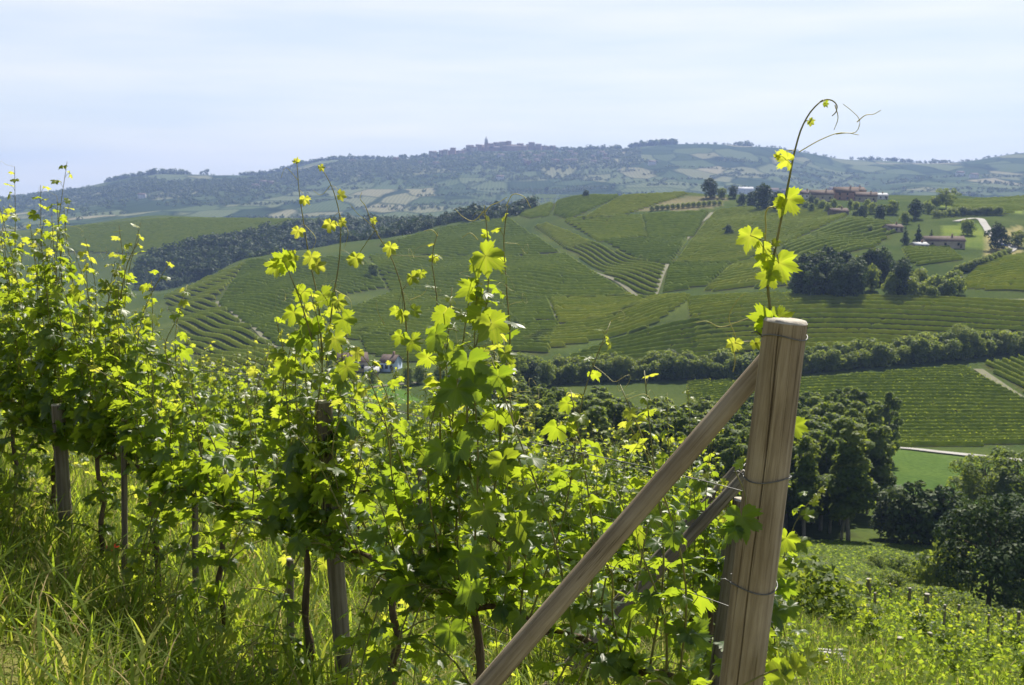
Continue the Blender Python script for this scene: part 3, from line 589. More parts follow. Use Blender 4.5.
# dark wood on the slope
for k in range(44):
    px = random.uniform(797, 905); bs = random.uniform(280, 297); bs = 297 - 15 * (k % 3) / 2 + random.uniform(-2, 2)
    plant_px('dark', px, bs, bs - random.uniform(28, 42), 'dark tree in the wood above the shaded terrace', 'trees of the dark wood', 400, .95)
for k in range(16):
    px = random.uniform(902, 958); bs = 297 - 8 * (k % 2) + random.uniform(-2, 2)
    plant_px('mid', px, bs, bs - random.uniform(14, 24), 'lighter bushy tree at the right end of the dark wood', 'bushy trees beside the dark wood', 400, 1.2)
for k in range(12):
    t = k / 11; plant_px('mid', 956 + 52 * t, 275 - 18 * t, 265 - 18 * t, 'roadside bush above the upper terrace', 'roadside bushes', 400, 1.2)
for px, bs, tp, kd, lb in [
  (710,198,176,'dark','tall dark tree standing alone on the crest left of the village'), (733,198,184,'dark','rounded tree right of the lone crest tree'), (722,199,187,'mid','small tree beside the lone crest tree'),
  (763,211,181,'dark','tallest tree at the left of the village'), (752,208,190,'dark','dark tree left of the tallest village tree'), (778,212,189,'dark','dark tree right of the tallest village tree'), (793,209,190,'dark','tree in front of the left village houses'),
  (742,206,192,'dark','low dark tree at the foot of the white building'), (811,207,194,'dark','dark tree in front of the village house row'), (862,219,204,'dark','round tree below the village houses'), (880,221,203,'dark','dark tree right of the round tree'),
  (893,214,199,'mid','garden tree at the right of the village'), (915,219,197,'dark','broad dark tree between village and road'), (928,214,200,'mid','tree right of the broad dark tree'), (946,209,187,'broad','large tree on the crest right of the village'), (934,209,195,'mid','tree left of the large crest tree'),
  (905,245,224,'conifer','dark conifer at the left of the farmhouse'), (918,245,222,'conifer','tallest dark conifer beside the farmhouse'), (931,244,228,'conifer','small conifer behind the farmhouse'),
  (967,235,217,'mid','tree between farmhouse and white road'), (997,250,220,'dark','dark tree standing against the white road bend'), (1018,247,229,'mid','bushy tree right of the white road'), (905,224,210,'mid','small tree by the village lane'),
  (728,236,223,'dark','lone dark bush in the light vineyard slope'), (586,198,189,'dark','lone tree on the vineyard crest'), (547,192,186,'dark','small tree peeping over the vineyard crest'), (641,260,254,'mid','small bush at the vineyard corner'),
  (373,276,262,'mid','small round tree among the left vineyard plots'), (855,218,209,'mid','low tree by the dark shed'), (870,232,224,'mid','bush under the village slope')]:
    plant_px(kd, px, bs, tp, lb, None, 250, 1.15 if kd != 'conifer' else .9)
for k in range(22):
    px = 772 + k * 5.6; bs = 209 + 3 * math.sin(k * 2.1) + .25 * k; plant_px('dark' if k % 3 else 'mid', px, bs, bs - random.uniform(7, 13), 'garden tree in front of the village houses', 'garden trees of the village', 400, 1.1)
for k in range(16):
    px = 936 + k * 4.2; bs = 218 - .2 * k; plant_px('mid', px, bs, bs - random.uniform(7, 12), 'hedge bush along the upper meadow right of the village', 'bushes along the upper meadow', 400, 1.3)
for k in range(14):
    px = 640 + k * 7; plant_px('mid', 652 + k * 5.2, 211 - .45 * k, 205 - .45 * k, 'bush edging the bare field on the crest', 'bushes edging the bare field', 400, 1.3)

# far woods: one mass each
def clump_mass(name, pts, hs, nq, size, label, material='crown_dark'):
    mb = MB()
    for p, h in zip(pts, hs):
        k = 3; cs = np.array([[rng.normal(0, h * .18), rng.normal(0, h * .18), h * (.35 + .3 * q / (k - 1))] for q in range(k)]) + p - [0, 0, .28 * h]
        blob_leaves(mb, cs, np.array([h * .40, h * .38, h * .30]), nq, size * h)
    return tag(mb.obj(name, M[material]), label, 'wood', None, 'stuff')
FP = [(140,268),(200,246),(270,234),(330,224),(370,214),(440,208),(508,208),(530,214),(512,220),(440,232),(380,243),(300,254),(240,266),(195,284),(160,294),(140,292)]
pts = []
cand_y = rng.uniform(900, 1260, 16000); cand_u = rng.uniform(-.34, .04, 16000)
c3 = np.stack([cand_u * cand_y, cand_y, zf(cand_u * cand_y, cand_y)], -1); qx, qy = proj(c3)
ok = inside(FP, qx, qy + 3)
cell = {}
for p in c3[ok]:
    key = (int(p[0] / 6.5), int(p[1] / 7.5))
    if key not in cell: cell[key] = 1; pts.append(p)
print('forest', len(pts))
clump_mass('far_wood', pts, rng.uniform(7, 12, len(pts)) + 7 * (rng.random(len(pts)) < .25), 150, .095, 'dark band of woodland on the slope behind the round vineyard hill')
# tree clumps over the far ridge
SK = [(0,197),(60,191),(110,186),(140,177),(170,180),(240,179),(300,170),(340,161),(430,158),(487,151),(550,152),(620,149),(660,146),(740,147),(800,153),(850,160),(900,165),(960,165),(1040,152)]
def ridge_pt(px, dpy):
    """a point dpy pixels under the far skyline"""
    return hit(px, np.interp(px, [a for a, b in SK], [b for a, b in SK]) + dpy, 1800)
pts, hs = [], []
yy = np.linspace(3600, 4400, 60)
def crest(px):
    u = tan_az(px, 170); z = zf(u * yy, yy) / yy; k = np.argmax(z); return np.array([u * yy[k], yy[k], zs(u * yy[k], yy[k])])
for px in np.arange(-20, 1045, 1.4):
    dens = .25
    if 105 < px < 190: dens = 1
    elif 240 < px < 620: dens = .95
    elif 630 < px < 675 or 735 < px < 752: dens = 1.2
    elif 680 < px < 735: dens = .3
    elif 850 < px < 950: dens = .6
    if random.random() < dens:
        p = crest(px); h = random.uniform(11, 25) if dens > .5 else random.uniform(6, 12)
        if 630 < px < 675: h += 8
        pts.append(p); hs.append(h)
for _ in range(4200):                                                  # wooded upper band
    px = random.uniform(-10, 640); top = 4 + 5 * math.sin(px * .02); d = abs(random.gauss(0, 9)) + 1
    pts.append(ridge_pt(px, d)); hs.append(random.uniform(8, 16))
for _ in range(70):                                                    # hedgerows
    px = random.uniform(0, 1024); d = random.uniform(14, 62); p0 = ridge_pt(px, d)
    if p0[1] < 1900: continue
    an = random.choice([0, 0, .3, -.3, 1.2]) + random.uniform(-.2, .2); Ln = random.uniform(60, 330)
    for q in range(int(Ln / 9)):
        a = p0[0] + math.cos(an) * (q * 9) + random.uniform(-4, 4); c = p0[1] + math.sin(an) * q * 9 + random.uniform(-4, 4)
        pts.append(np.array([a, c, zs(a, c)])); hs.append(random.uniform(5, 11))
for _ in range(40):                                                    # copses
    px = random.choice([random.uniform(0, 1024), random.uniform(740, 1024)]); p0 = ridge_pt(px, random.uniform(10, 55))
    if p0[1] < 1900: continue
    for q in range(random.randint(8, 30)):
        a = p0[0] + random.gauss(0, 45); c = p0[1] + random.gauss(0, 35); pts.append(np.array([a, c, zs(a, c)])); hs.append(random.uniform(7, 13))
for px in (112,118,124,131,138,150,158,166,176,184,206,262,300,331,343,352,402,428,436,446,455,466,476,508,516,529,541,552,566,590,602,611,618,634,640,648,655,662,669,742,748):
    pts.append(crest(px) - [random.uniform(-8, 8), random.uniform(0, 40), 0]); pts[-1][2] = zs(pts[-1][0], pts[-1][1]); hs.append(random.uniform(20, 34))
print('ridge clumps', len(pts))
clump_mass('ridge_wood', pts, hs, 36, .20, 'bluish copses and hedgerows spread over the far ridge')

# ------------------------------------------------------------------ houses
def gable(mb, w, d, h, rh, over=.4, mat=0):
    w2, d2 = w / 2 + over, d / 2 + over; t = .22; e = h - over * rh / (d / 2)
    V = [(-w2, -d2, e), (w2, -d2, e), (w2, 0, h + rh), (-w2, 0, h + rh), (-w2, d2, e), (w2, d2, e)]
    V = V + [(a, b, c + t) for a, b, c in V]
    mb.add(V, np.array([[0, 3, 2, 1], [3, 4, 5, 2], [6, 7, 8, 9], [9, 8, 11, 10], [0, 1, 7, 6], [4, 10, 11, 5], [0, 6, 9, 3], [3, 9, 10, 4], [1, 2, 8, 7], [2, 5, 11, 8]]))
def house(p, w, d, h, rh, rz, wall, roof, label, group=None, windows=2, chimney=True, name='house'):
    root = empty(name, (p[0], p[1], p[2] - .3), label, 'house', group, rz)
    b = MB(); w2, d2 = w / 2, d / 2
    V = [(-w2, -d2, -1), (w2, -d2, -1), (w2, d2, -1), (-w2, d2, -1), (-w2, -d2, h), (w2, -d2, h), (w2, d2, h), (-w2, d2, h), (-w2, 0, h + rh), (w2, 0, h + rh)]
    b.add(V, [np.array([[0, 1, 5, 4], [2, 3, 7, 6]]), np.array([[1, 2, 6, 9, 5], [3, 0, 4, 8, 7]])]); b.obj('wall', M[wall], root)
    b = MB(); gable(b, w, d, h, rh); rf = b.obj('roof', M[roof], root)
    if chimney:
        b = MB(); b.add(*box((w * .22, 0, h + rh + .5), (.7, .7, 1.6))); b.obj('chimney', M['brick_wall'], rf)
    if windows:
        st = 2 if h > 5 else 1
        for s in range(st):
            for k in range(windows):
                xx = -w2 + w * (k + .5) / windows; zz = h * (s + .55) / st
                b = MB(); b.add(*box((xx, -d2 - .03, zz), (1.1, .1, 1.4))); b.obj('window', M['window_dark'], root)
        b = MB(); b.add(*box((0.4 * w, -d2 - .04, 1.0), (1.1, .1, 2.2))); b.obj('door', M['old_wood'], root)
    return root
def house_px(px, bs, wpx, hpx, rz, wall, roof, label, ymin=250, d=8, windows=3, group=None, chimney=True):
    p = hit(px, bs, ymin); m_ = p[1] / F; house(p, wpx * m_, d, hpx * m_ * .62, hpx * m_ * .38, rz, wall, roof, label, group, windows, chimney)
for a in [
 (772,196,13,8,.1,'plaster','roof_tile','small tiled house left of the tallest village tree'), (789,197,15,8,-.1,'plaster','roof_tile','tiled village house right of the tallest tree'),
 (804,199,15,9,.3,'white_wall','roof_tile','pale village house with a brown roof'), (821,201,22,11,0,'plaster','roof_tile','broad red roofed house in the middle of the village'),
 (845,200,24,13,.15,'brick_wall','roof_tile','tallest brick house in the village centre'), (866,202,20,10,-.2,'plaster','roof_tile','tiled house at the right of the village centre'),
 (833,196,12,9,.5,'plaster','roof_tile','small house tucked behind the village centre'), (857,196,14,9,.3,'brick_wall','roof_tile','brown house behind the tallest brick house'),
 (879,199,15,6,0,'white_wall','grey_roof','low white shed at the right end of the village'), (744,194,18,7,.05,'white_wall','grey_roof','long white building between the crest trees'),
 (838,216,17,8,.1,'old_wood','roof_tile','dark shed below the village'), (893,231,15,7,.15,'plaster','roof_tile','small tiled house among the village slope trees'),
 (943,247,38,11,-.08,'plaster','roof_tile','long tiled farmhouse behind the conifers'), (919,248,13,6,.1,'plaster','grey_roof','low grey roofed barn left of the long farmhouse'),
 (351,371,32,19,.25,'plaster','roof_tile','red roofed house in the valley behind the vines'), (391,370,15,16,-.3,'blue_wall','roof_tile','pale blue gabled house in the valley'), (372,374,13,8,.1,'white_wall','grey_roof','low white shed between the valley houses')]:
    house_px(*a)
# hill town on the far ridge
p = crest(487); p = p - [0, 90, 0]; p[2] = zs(p[0], p[1])
t = empty('bell_tower', p, 'tall bell tower with a pointed spire on the far hill town', 'tower')
b = MB(); b.add(*box((0, 0, 14), (13, 13, 34))); b.obj('shaft', M['brick_wall'], t)
b = MB(); b.add(*box((0, 0, 32), (14.5, 14.5, 1.6))); b.obj('cornice', M['plaster'], t)
b = MB(); b.add(*box((0, 0, 36), (10.5, 10.5, 7))); lt = b.obj('belfry', M['plaster'], t)
b = MB(); b.add([(-6, -6, 39.5), (6, -6, 39.5), (6, 6, 39.5), (-6, 6, 39.5), (0, 0, 57)], np.array([[0, 1, 4], [1, 2, 4], [2, 3, 4], [3, 0, 4]])); b.obj('spire', M['grey_roof'], t)
for px, wd_, ht in [(483,20,17),(494,18,15),(512,28,15),(520,22,14)]:
    q = crest(px) - [0, 60, 0]; q[2] = zs(q[0], q[1]) - 3
    house(q, wd_ * 2.2, 22, ht, 6, random.uniform(-.2, .2), 'brick_wall', 'roof_tile', {483: 'church body left of the far bell tower', 494: 'church wing right of the far bell tower', 512: 'long palace on the far town crest', 520: 'tall block right of the long palace'}[px], None, 0, False)
for k in range(26):
    px = 436 + k * 4.6 + random.uniform(-2, 2); q = crest(px) - [0, random.uniform(0, 70), 0]; q[2] = zs(q[0], q[1])
    house(q, random.uniform(14, 26), random.uniform(10, 14), random.uniform(10, 24) + 9 * math.exp(-((px - 497) / 22) ** 2), 4, random.uniform(-.4, .4), random.choice(['brick_wall', 'brick_wall', 'plaster']), 'roof_tile', 'old house in the row along the skyline of the far hill town', 'houses on the far town skyline', 0, False)
for k in range(34):
    px = random.choice([random.gauss(500, 45), random.gauss(570, 30), random.uniform(250, 620)]); d = random.uniform(2, 16)
    q = ridge_pt(px, d)
    if q[1] > 1900: house(q, random.uniform(10, 24), random.uniform(9, 13), random.uniform(6, 11), 3, random.uniform(-.6, .6), random.choice(['plaster', 'brick_wall', 'plaster']), 'roof_tile', 'small tiled house of the hill town on the far ridge', 'houses of the far hill town', 0, False)
for px, py, lb in [(501,158,'white house just below the far town'),(500,180,'lone pale house midway down the far ridge'),(652,165,'white house right of the far town on the slope'),(960,176,'pale villa on the far ridge at right'),(974,178,'second pale house beside the far right villa'),(140,172,'pale farmhouse on the wooded knoll of the far ridge'),(142,198,'small farmhouse under the left knoll')]:
    q = hit(px, py, 1800); house(q, 20, 14, 9, 4, .1, 'white_wall', 'roof_tile', lb, None, 3, False)

# cars on the bend
def car(px, py, paint, label, rz):
    p = hit(px, py, 400); root = empty('car', (p[0], p[1], p[2] + .55), label, 'car', None, rz)
    b = MB(); prof = [(-2.1, .35), (-2.1, .8), (-1.3, .9), (-.8, 1.42), (.7, 1.42), (1.3, .92), (2.05, .78), (2.1, .35)]
    V = [(x_, s * (.85 if z_ < 1 else .68), z_) for s in (-1, 1) for x_, z_ in prof]; nn = len(prof)
    b.add(V, [np.array([list(range(nn))]), np.array([list(range(2 * nn - 1, nn - 1, -1))]), np.array([[k_, k_ + nn, (k_ + 1) % nn + nn, (k_ + 1) % nn] for k_ in range(nn)])]); b.obj('body', M[paint], root)
    b = MB(); b.add(*box((-.05, 0, 1.17), (1.7, 1.56, .36))); b.obj('windows', M['window_dark'], root)
    for sx in (-1.3, 1.3):
        for sy in (-.78, .78):
            b = MB(); b.add(*tube([(sx, sy - .1, .32), (sx, sy + .1, .32)], .32, 12)); b.obj('wheel', M['tyre'], root)
car(1002, 247.5, 'car_blue', 'small blue car rounding the white road bend', 2.3)
car(1009, 246.5, 'car_dark', 'dark car following the blue car on the bend', 2.0)

# ------------------------------------------------------------------ grape leaf shapes
RIBS = []
def leaf_template(seed):
    g_ = np.random.default_rng(seed)
    half = [(90, 1.06), (84, .90), (80, .95), (74, .78), (70, .82), (63, .58), (57, .72), (53, .74), (48, .90), (44, .84), (38, 1.02), (33, .84), (28, .90), (21, .72), (17, .76), (9, .57), (3, .70), (-2, .70), (-8, .88), (-14, .76), (-22, .82), (-31, .68), (-38, .73), (-48, .60), (-58, .62), (-70, .52), (-80, .38)]
    right = [(a + g_.normal(0, 1.1), r * g_.uniform(.91, 1.09)) for a, r in half]
    left = [(180 - a + g_.normal(0, 1.1), r * g_.uniform(.91, 1.09)) for a, r in half[1:]][::-1]
    o = np.array([(math.cos(R(a)) * r, math.sin(R(a)) * r) for a, r in left[::-1][::-1] + right])
    ang = [a for a, r in left + right]
    r = np.hypot(o[:, 0], o[:, 1]); th = np.arctan2(o[:, 1], o[:, 0])
    inner = o * .52
    def zz(q): rr_ = np.hypot(q[:, 0], q[:, 1]); tt = np.arctan2(q[:, 1], q[:, 0]); return -.17 * rr_ ** 2 + .05 * rr_ * np.cos(5 * (tt - math.pi / 2)) + .16 * np.abs(q[:, 0]) * .6 + .05 * rr_ * np.sin(3 * tt + seed)
    n = len(o); V = np.concatenate([[[0, 0, 0]], np.c_[inner, zz(inner)], np.c_[o, zz(o)]])
    tri = np.array([[0, 1 + k_, 2 + k_] for k_ in range(n - 1)]); q = np.array([[1 + k_, n + 1 + k_, n + 2 + k_, 2 + k_] for k_ in range(n - 1)])
    rib = np.zeros(len(V)); rib[0] = .16
    for k_, a in enumerate(ang):
        m_ = min(abs(a - t_) for t_ in (90, 38, 142, -8, 188)); rib[1 + k_] = .16 if m_ < 2.6 else -.03
    RIBS.append(rib)
    V[:, :2] /= 1.75                                                    # width about one
    return V, tri[:, ::-1], q[:, ::-1]
LT = [leaf_template(s) for s in range(6)]
def put_leaves(mb, pos, ax, nrm, size, rnd):
    """pos: petiole joint, ax: towards the tip, nrm: upper side"""
    pos = np.asarray(pos, float); ax = unit(ax); nrm = unit(nrm - (nrm * ax).sum(-1, keepdims=True) * ax); sx = np.cross(ax, nrm)
    kind = rng.integers(0, len(LT), len(pos))
    for k_ in range(len(LT)):
        m_ = kind == k_
        if not m_.any(): continue
        V, tri, q = LT[k_]; n = m_.sum(); s = np.asarray(size)[m_][:, None, None]; asp = rng.uniform(.85, 1.1, n)[:, None, None]
        cup = rng.uniform(.3, 2.2, n)[:, None]
        G = pos[m_][:, None] + s * (V[None, :, 0:1] * sx[m_][:, None] * asp + V[None, :, 1:2] * ax[m_][:, None] + (V[None, :, 2] * cup)[..., None] * nrm[m_][:, None])
        off = (np.arange(n) * len(V))[:, None, None]
        mb.add(G.reshape(-1, 3), [(tri[None] + off).reshape(-1, 3), (q[None] + off).reshape(-1, 4)], (np.asarray(rnd)[m_][:, None] + RIBS[k_][None]).ravel())
SUNV = np.array(sdir)
def shoot_geo(pts, r0, r1, sz0, sz1, gap, cane, fol, lateral=1.0, start=.05):
    """a cane with alternate leaves on petioles"""
    Ln = np.linalg.norm(np.diff(pts, axis=0), axis=1).sum(); n = max(8, int(Ln / .05)); c = spline(pts, n)
    cane.add(*tube(c, np.linspace(r0, r1, n), 5))
    T = unit(np.gradient(c, axis=0)); k_ = max(2, int(Ln / gap)); f = np.linspace(start, .985, k_); base = rng.uniform(0, 6.28)
    pos, ax, nr_, sz, rn = [], [], [], [], []
    for q, ff in enumerate(f):
        i_ = int(ff * (n - 1)); an = base + q * math.pi + rng.normal(0, .7)
        for w in range(1 + (rng.random() < lateral * (1 - ff))):
            if w: an += rng.uniform(.6, 2.4)
            out = np.array([math.cos(an), math.sin(an), 0]); s = (sz0 + (sz1 - sz0) * ff ** 1.6) * rng.uniform(.7, 1.2) * (.72 if w else 1)
            pd = unit(out * .8 + T[i_] * .5 + [0, 0, rng.uniform(.0, .5)]); pl = s * rng.uniform(.5, .95)
            e = c[i_] + pd * pl; cane.add(*tube(spline([c[i_], c[i_] + pd * pl * .5 + [0, 0, .01], e], 4), .0011 + .0004 * (s > .07), 3, False))
            droop = rng.uniform(-.9, .15)
            a_ = unit(out + [0, 0, droop] + rng.normal(0, .3, 3)); nn = unit(np.array([0, 0, .55]) + SUNV * .55 + out * .35 + rng.normal(0, .42, 3))
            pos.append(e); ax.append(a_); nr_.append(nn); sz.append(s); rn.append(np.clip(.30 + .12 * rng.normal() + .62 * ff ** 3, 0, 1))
    put_leaves(fol, np.array(pos), np.array(ax), np.array(nr_), np.array(sz), np.array(rn))
def curl(p, d, Ln, cane, r=.0009):
    d = unit(d); s = unit(np.cross(d, rng.normal(0, 1, 3))); b_ = np.cross(d, s); t = np.linspace(0, 1, 22); ph = 9 * t ** 2.2; a = .06 * Ln + .16 * Ln * t
    q = p + d * (Ln * (t - .45 * t ** 3))[:, None] + s * (a * t * np.sin(ph))[:, None] + b_ * (a * t * (np.cos(ph) - 1))[:, None]
    cane.add(*tube(q, np.linspace(r, r * .5, 22), 3, False))

class Tendrils(list):
    def add(s, V, F): m_ = MB(); m_.add(V, F); s.append(m_)
class Vine:
    def __init__(s, base, label, group=None, name='grapevine', cat='vine'):
        s.base = np.array(base, float); s.root = empty(name, s.base, label, cat, group)
    def o(s, name, mb, m_, parent=None, sm=False):
        o = mb.obj(name, M[m_], parent or s.root, sm, loc=s.base); return o
    def trunk(s, h, rad=.015):
        tb = MB(); p = [s.base + [0, 0, -.1]]
        for q in range(1, 7): p.append(s.base + np.array([rng.normal(0, .010), rng.normal(0, .010), h * q / 6]))
        s.top = p[-1]; c = spline(p, 16); tb.add(*tube(c, np.linspace(rad * 1.3, rad * .85, 16) * rng.uniform(.85, 1.15, 16), 8))
        for sg in (-1, 1):
            d = np.array([RD[0], RD[1], 0]) * sg; e = [s.top, s.top + d * .18 + [0, 0, .06], s.top + d * .40 + [0, 0, .02]]
            tb.add(*tube(spline(e, 6), np.linspace(rad * .8, rad * .4, 6), 6))
        s.o('trunk', tb, 'vine_bark', None, True)
    def shoot(s, pts, sz0=.115, sz1=.035, gap=.065, lateral=1., tend=2, r0=.0042):
        c, f = MB(), MB(); shoot_geo(np.array(pts), r0, .0016, sz0, sz1, gap, c, f, lateral)
        pp = spline(np.array(pts), 20)
        o = s.o('shoot', c, 'cane'); s.o('foliage', f, 'vine_leaf', o)
        if tend:
            t_ = Tendrils()
            for _ in range(tend):
                k_ = rng.integers(9, 20); curl(pp[k_], rng.normal(0, 1, 3) * [1, 1, .5] + [0, 0, .4], rng.uniform(.10, .24), t_)
            for q in t_: s.o('tendril', q, 'tendril', o)
        return o
    def grow(s, top, n=6, zc=.7, low=2, sz=.130, spread=.32, tend=1):
        n += 1; s.trunk(zc)
        for q in range(n):
            f = (q + rng.uniform(.1, .9)) / n * 2 - 1; d = np.array([RD[0], RD[1], 0]) * f * spread; nn = np.array([RN[0], RN[1], 0])
            st = s.top + d + [0, 0, .02]; hh = (top - zc) * rng.choice([.55, .7, .85, .95, 1.05, 1.15]) * rng.uniform(.93, 1.05); lean = rng.normal(0, .13); sd_ = rng.normal(0, .10)
            e = [st, st + nn * sd_ * .6 + d * .15 + [0, 0, hh * .4], st + nn * sd_ + d * .25 + np.array([RD[0], RD[1], 0]) * lean * .5 + [0, 0, hh * .78], st + nn * (sd_ * 1.4 + rng.normal(0, .06)) + d * .3 + np.array([RD[0], RD[1], 0]) * lean + [0, 0, hh]]
            s.shoot(e, sz * 1.1, .05, .062, 1.35, tend)
        for q in range(low // 2 + 2):                                    # suckers from the trunk
            a = rng.uniform(0, 6.28); d = np.array([math.cos(a), math.sin(a), 0]); st = s.base + (s.top - s.base) * rng.uniform(.25, .7)
            s.shoot([st, st + d * .12 + [0, 0, .08], st + d * .26 + [0, 0, .1], st + d * .36 + [0, 0, rng.uniform(-.2, .15)]], sz * .85, .05, .06, .6, 0)
        for q in range(low):                                             # drooping low shoots
            f = rng.uniform(-1, 1); sg = rng.choice([-1, 1]); nn = np.array([RN[0], RN[1], 0]) * sg; st = s.top + np.array([RD[0], RD[1], 0]) * f * .35
            s.shoot([st, st + nn * .18 + [0, 0, .12], st + nn * .33 + [0, 0, -.12], st + nn * .38 + [0, 0, -.45]], sz, .06, .055, 1.3, 0)
def on_row(k, t):
    q = E0 + RN * ROWQ[k] + RD * t; return np.array([q[0], q[1], zs(q[0], q[1])])
ROWQ = [0, 2.35, 4.6, 6.9, 9.2, 11.5, 13.9]

# ------------------------------------------------------------------ front row, plant by plant
def hand_leaf(mb, px, py, Y, wpx, ang, tilt=(0, 0), rnd=.45, lift=.5):
    """one leaf seen at a pixel: its width, the way its tip points in view (degrees, 90 = up) and how it tilts"""
    c = P(px, py, Y); vd = unit(c); rgt = unit(np.cross(vd, [0, 0, 1])); up = np.cross(rgt, vd)
    ax = unit(rgt * math.cos(R(ang)) + up * math.sin(R(ang)) + vd * tilt[1]); sx = unit(np.cross(ax, -vd)); nn = unit(vd * 1.0 + sx * tilt[0])
    s = .92 * wpx / F * Y; put_leaves(mb, [c - ax * s * .25], ax[None], nn[None], np.array([s]), np.array([rnd]))
    return c - ax * s * .25
def PX(path, Y): return np.array([P(a, b_, Y if np.isscalar(Y) else Y[k_]) for k_, (a, b_) in enumerate(path)])
# vine at the end post, with the tall shoot above the post
v = Vine(on_row(0, .86), 'grapevine climbing beside the thick end post, its one tall shoot above the post')
v.grow(1.50, 7, .72, 4, .10, .26)
c, f, t_ = MB(), MB(), Tendrils()
Yh = 2.66
main = PX([(757,395),(764,345),(770,312),(768,285),(775,250),(783,210),(789,180),(795,150),(803,125),(812,110),(820,102)], Yh)
c.add(*tube(spline(main, 46), np.linspace(.0046, .0018, 46), 6))
tip = PX([(820,102),(827,99.5),(833,101),(837,106),(836,112),(832,116)], Yh); c.add(*tube(spline(tip, 14), np.linspace(.002, .0012, 14), 5))
for path in ([(799,152),(820,140),(838,133),(857,131),(860,121),(852,111),(843,104)], [(857,122),(866,115),(874,114),(881,110)], [(836,134),(848,133),(859,135)], [(835,105),(838,118),(834,130)],
             [(766,330),(752,318),(738,322),(720,327),(705,321),(696,323)], [(738,352),(735,335),(729,318),(736,302),(744,294)], [(733,372),(735,362),(733,348),(727,335)]):
    t_.add(*tube(spline(PX(path, Yh), 22), np.linspace(.0013, .0007, 22), 4, False))
hook = PX([(765,243),(766,226),(766,212),(768,208),(774,207),(779,209)], Yh); t_.add(*tube(spline(hook, 14), np.linspace(.0022, .0016, 14), 5))
for a in [(783,158,24,160,(.6,.5),.9), (779,154,12,60,(.8,-.3),.95), (812,123,10,-40,(.4,.3),.9), (791,206,34,-62,(.25,.25),.72), (781,200,18,110,(.7,.5),.8), (748,243,34,-105,(.5,.1),.75), (764,252,24,-80,(-.6,.3),.78),
          (762,262,24,200,(.3,.5),.7), (782,272,42,-70,(.1,.2),.68), (766,281,30,-120,(-.4,.1),.7), (776,243,16,20,(.8,.3),.8), (759,317,34,165,(.4,.7),.55), (784,316,30,15,(.2,.8),.6), (768,330,34,-95,(.1,.4),.4), (734,347,19,-100,(.2,.1),.9),
          (757,346,16,-60,(.5,.1),.8), (826,105,9,-70,(.6,.3),.7)]:
    e = hand_leaf(f, a[0], a[1], Yh - .02, a[2], a[3], a[4], a[5])
    k_ = np.argmin(np.linalg.norm(main - e, axis=1)); q = main[k_]; c.add(*tube(spline([q, (q + e) / 2 + [0, 0, .006], e], 5), .0011, 4, False))
for a in [(797,432,30,-70,(.3,.1),.6,2.74), (783,545,34,-110,(.2,.2),.6,2.75), (778,572,30,-60,(.4,.2),.55,2.75), (795,662,34,100,(.2,.5),.66,2.5), (812,655,26,40,(.3,.5),.72,2.5), (777,670,40,130,(.2,.4),.6,2.5), (742,527,46,-85,(.25,.15),.05,2.42), (729,535,30,-120,(.3,.3),.05,2.42),  # lowest tones paint shade into the leaves in front of the post
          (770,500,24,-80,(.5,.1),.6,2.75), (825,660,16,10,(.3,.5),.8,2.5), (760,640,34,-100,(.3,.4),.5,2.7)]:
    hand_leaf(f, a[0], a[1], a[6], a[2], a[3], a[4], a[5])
lo = PX([(735,470),(746,500),(742,520)], 2.44); c.add(*tube(spline(lo, 8), .0014, 4)); lo = PX([(735,690),(770,672),(800,664),(828,662)], 2.5); c.add(*tube(spline(lo, 12), np.linspace(.003, .0013, 12), 4))
o = v.o('shoot', c, 'cane'); v.o('foliage', f, 'vine_leaf', o); [v.o('tendril', q, 'tendril', o) for q in t_]

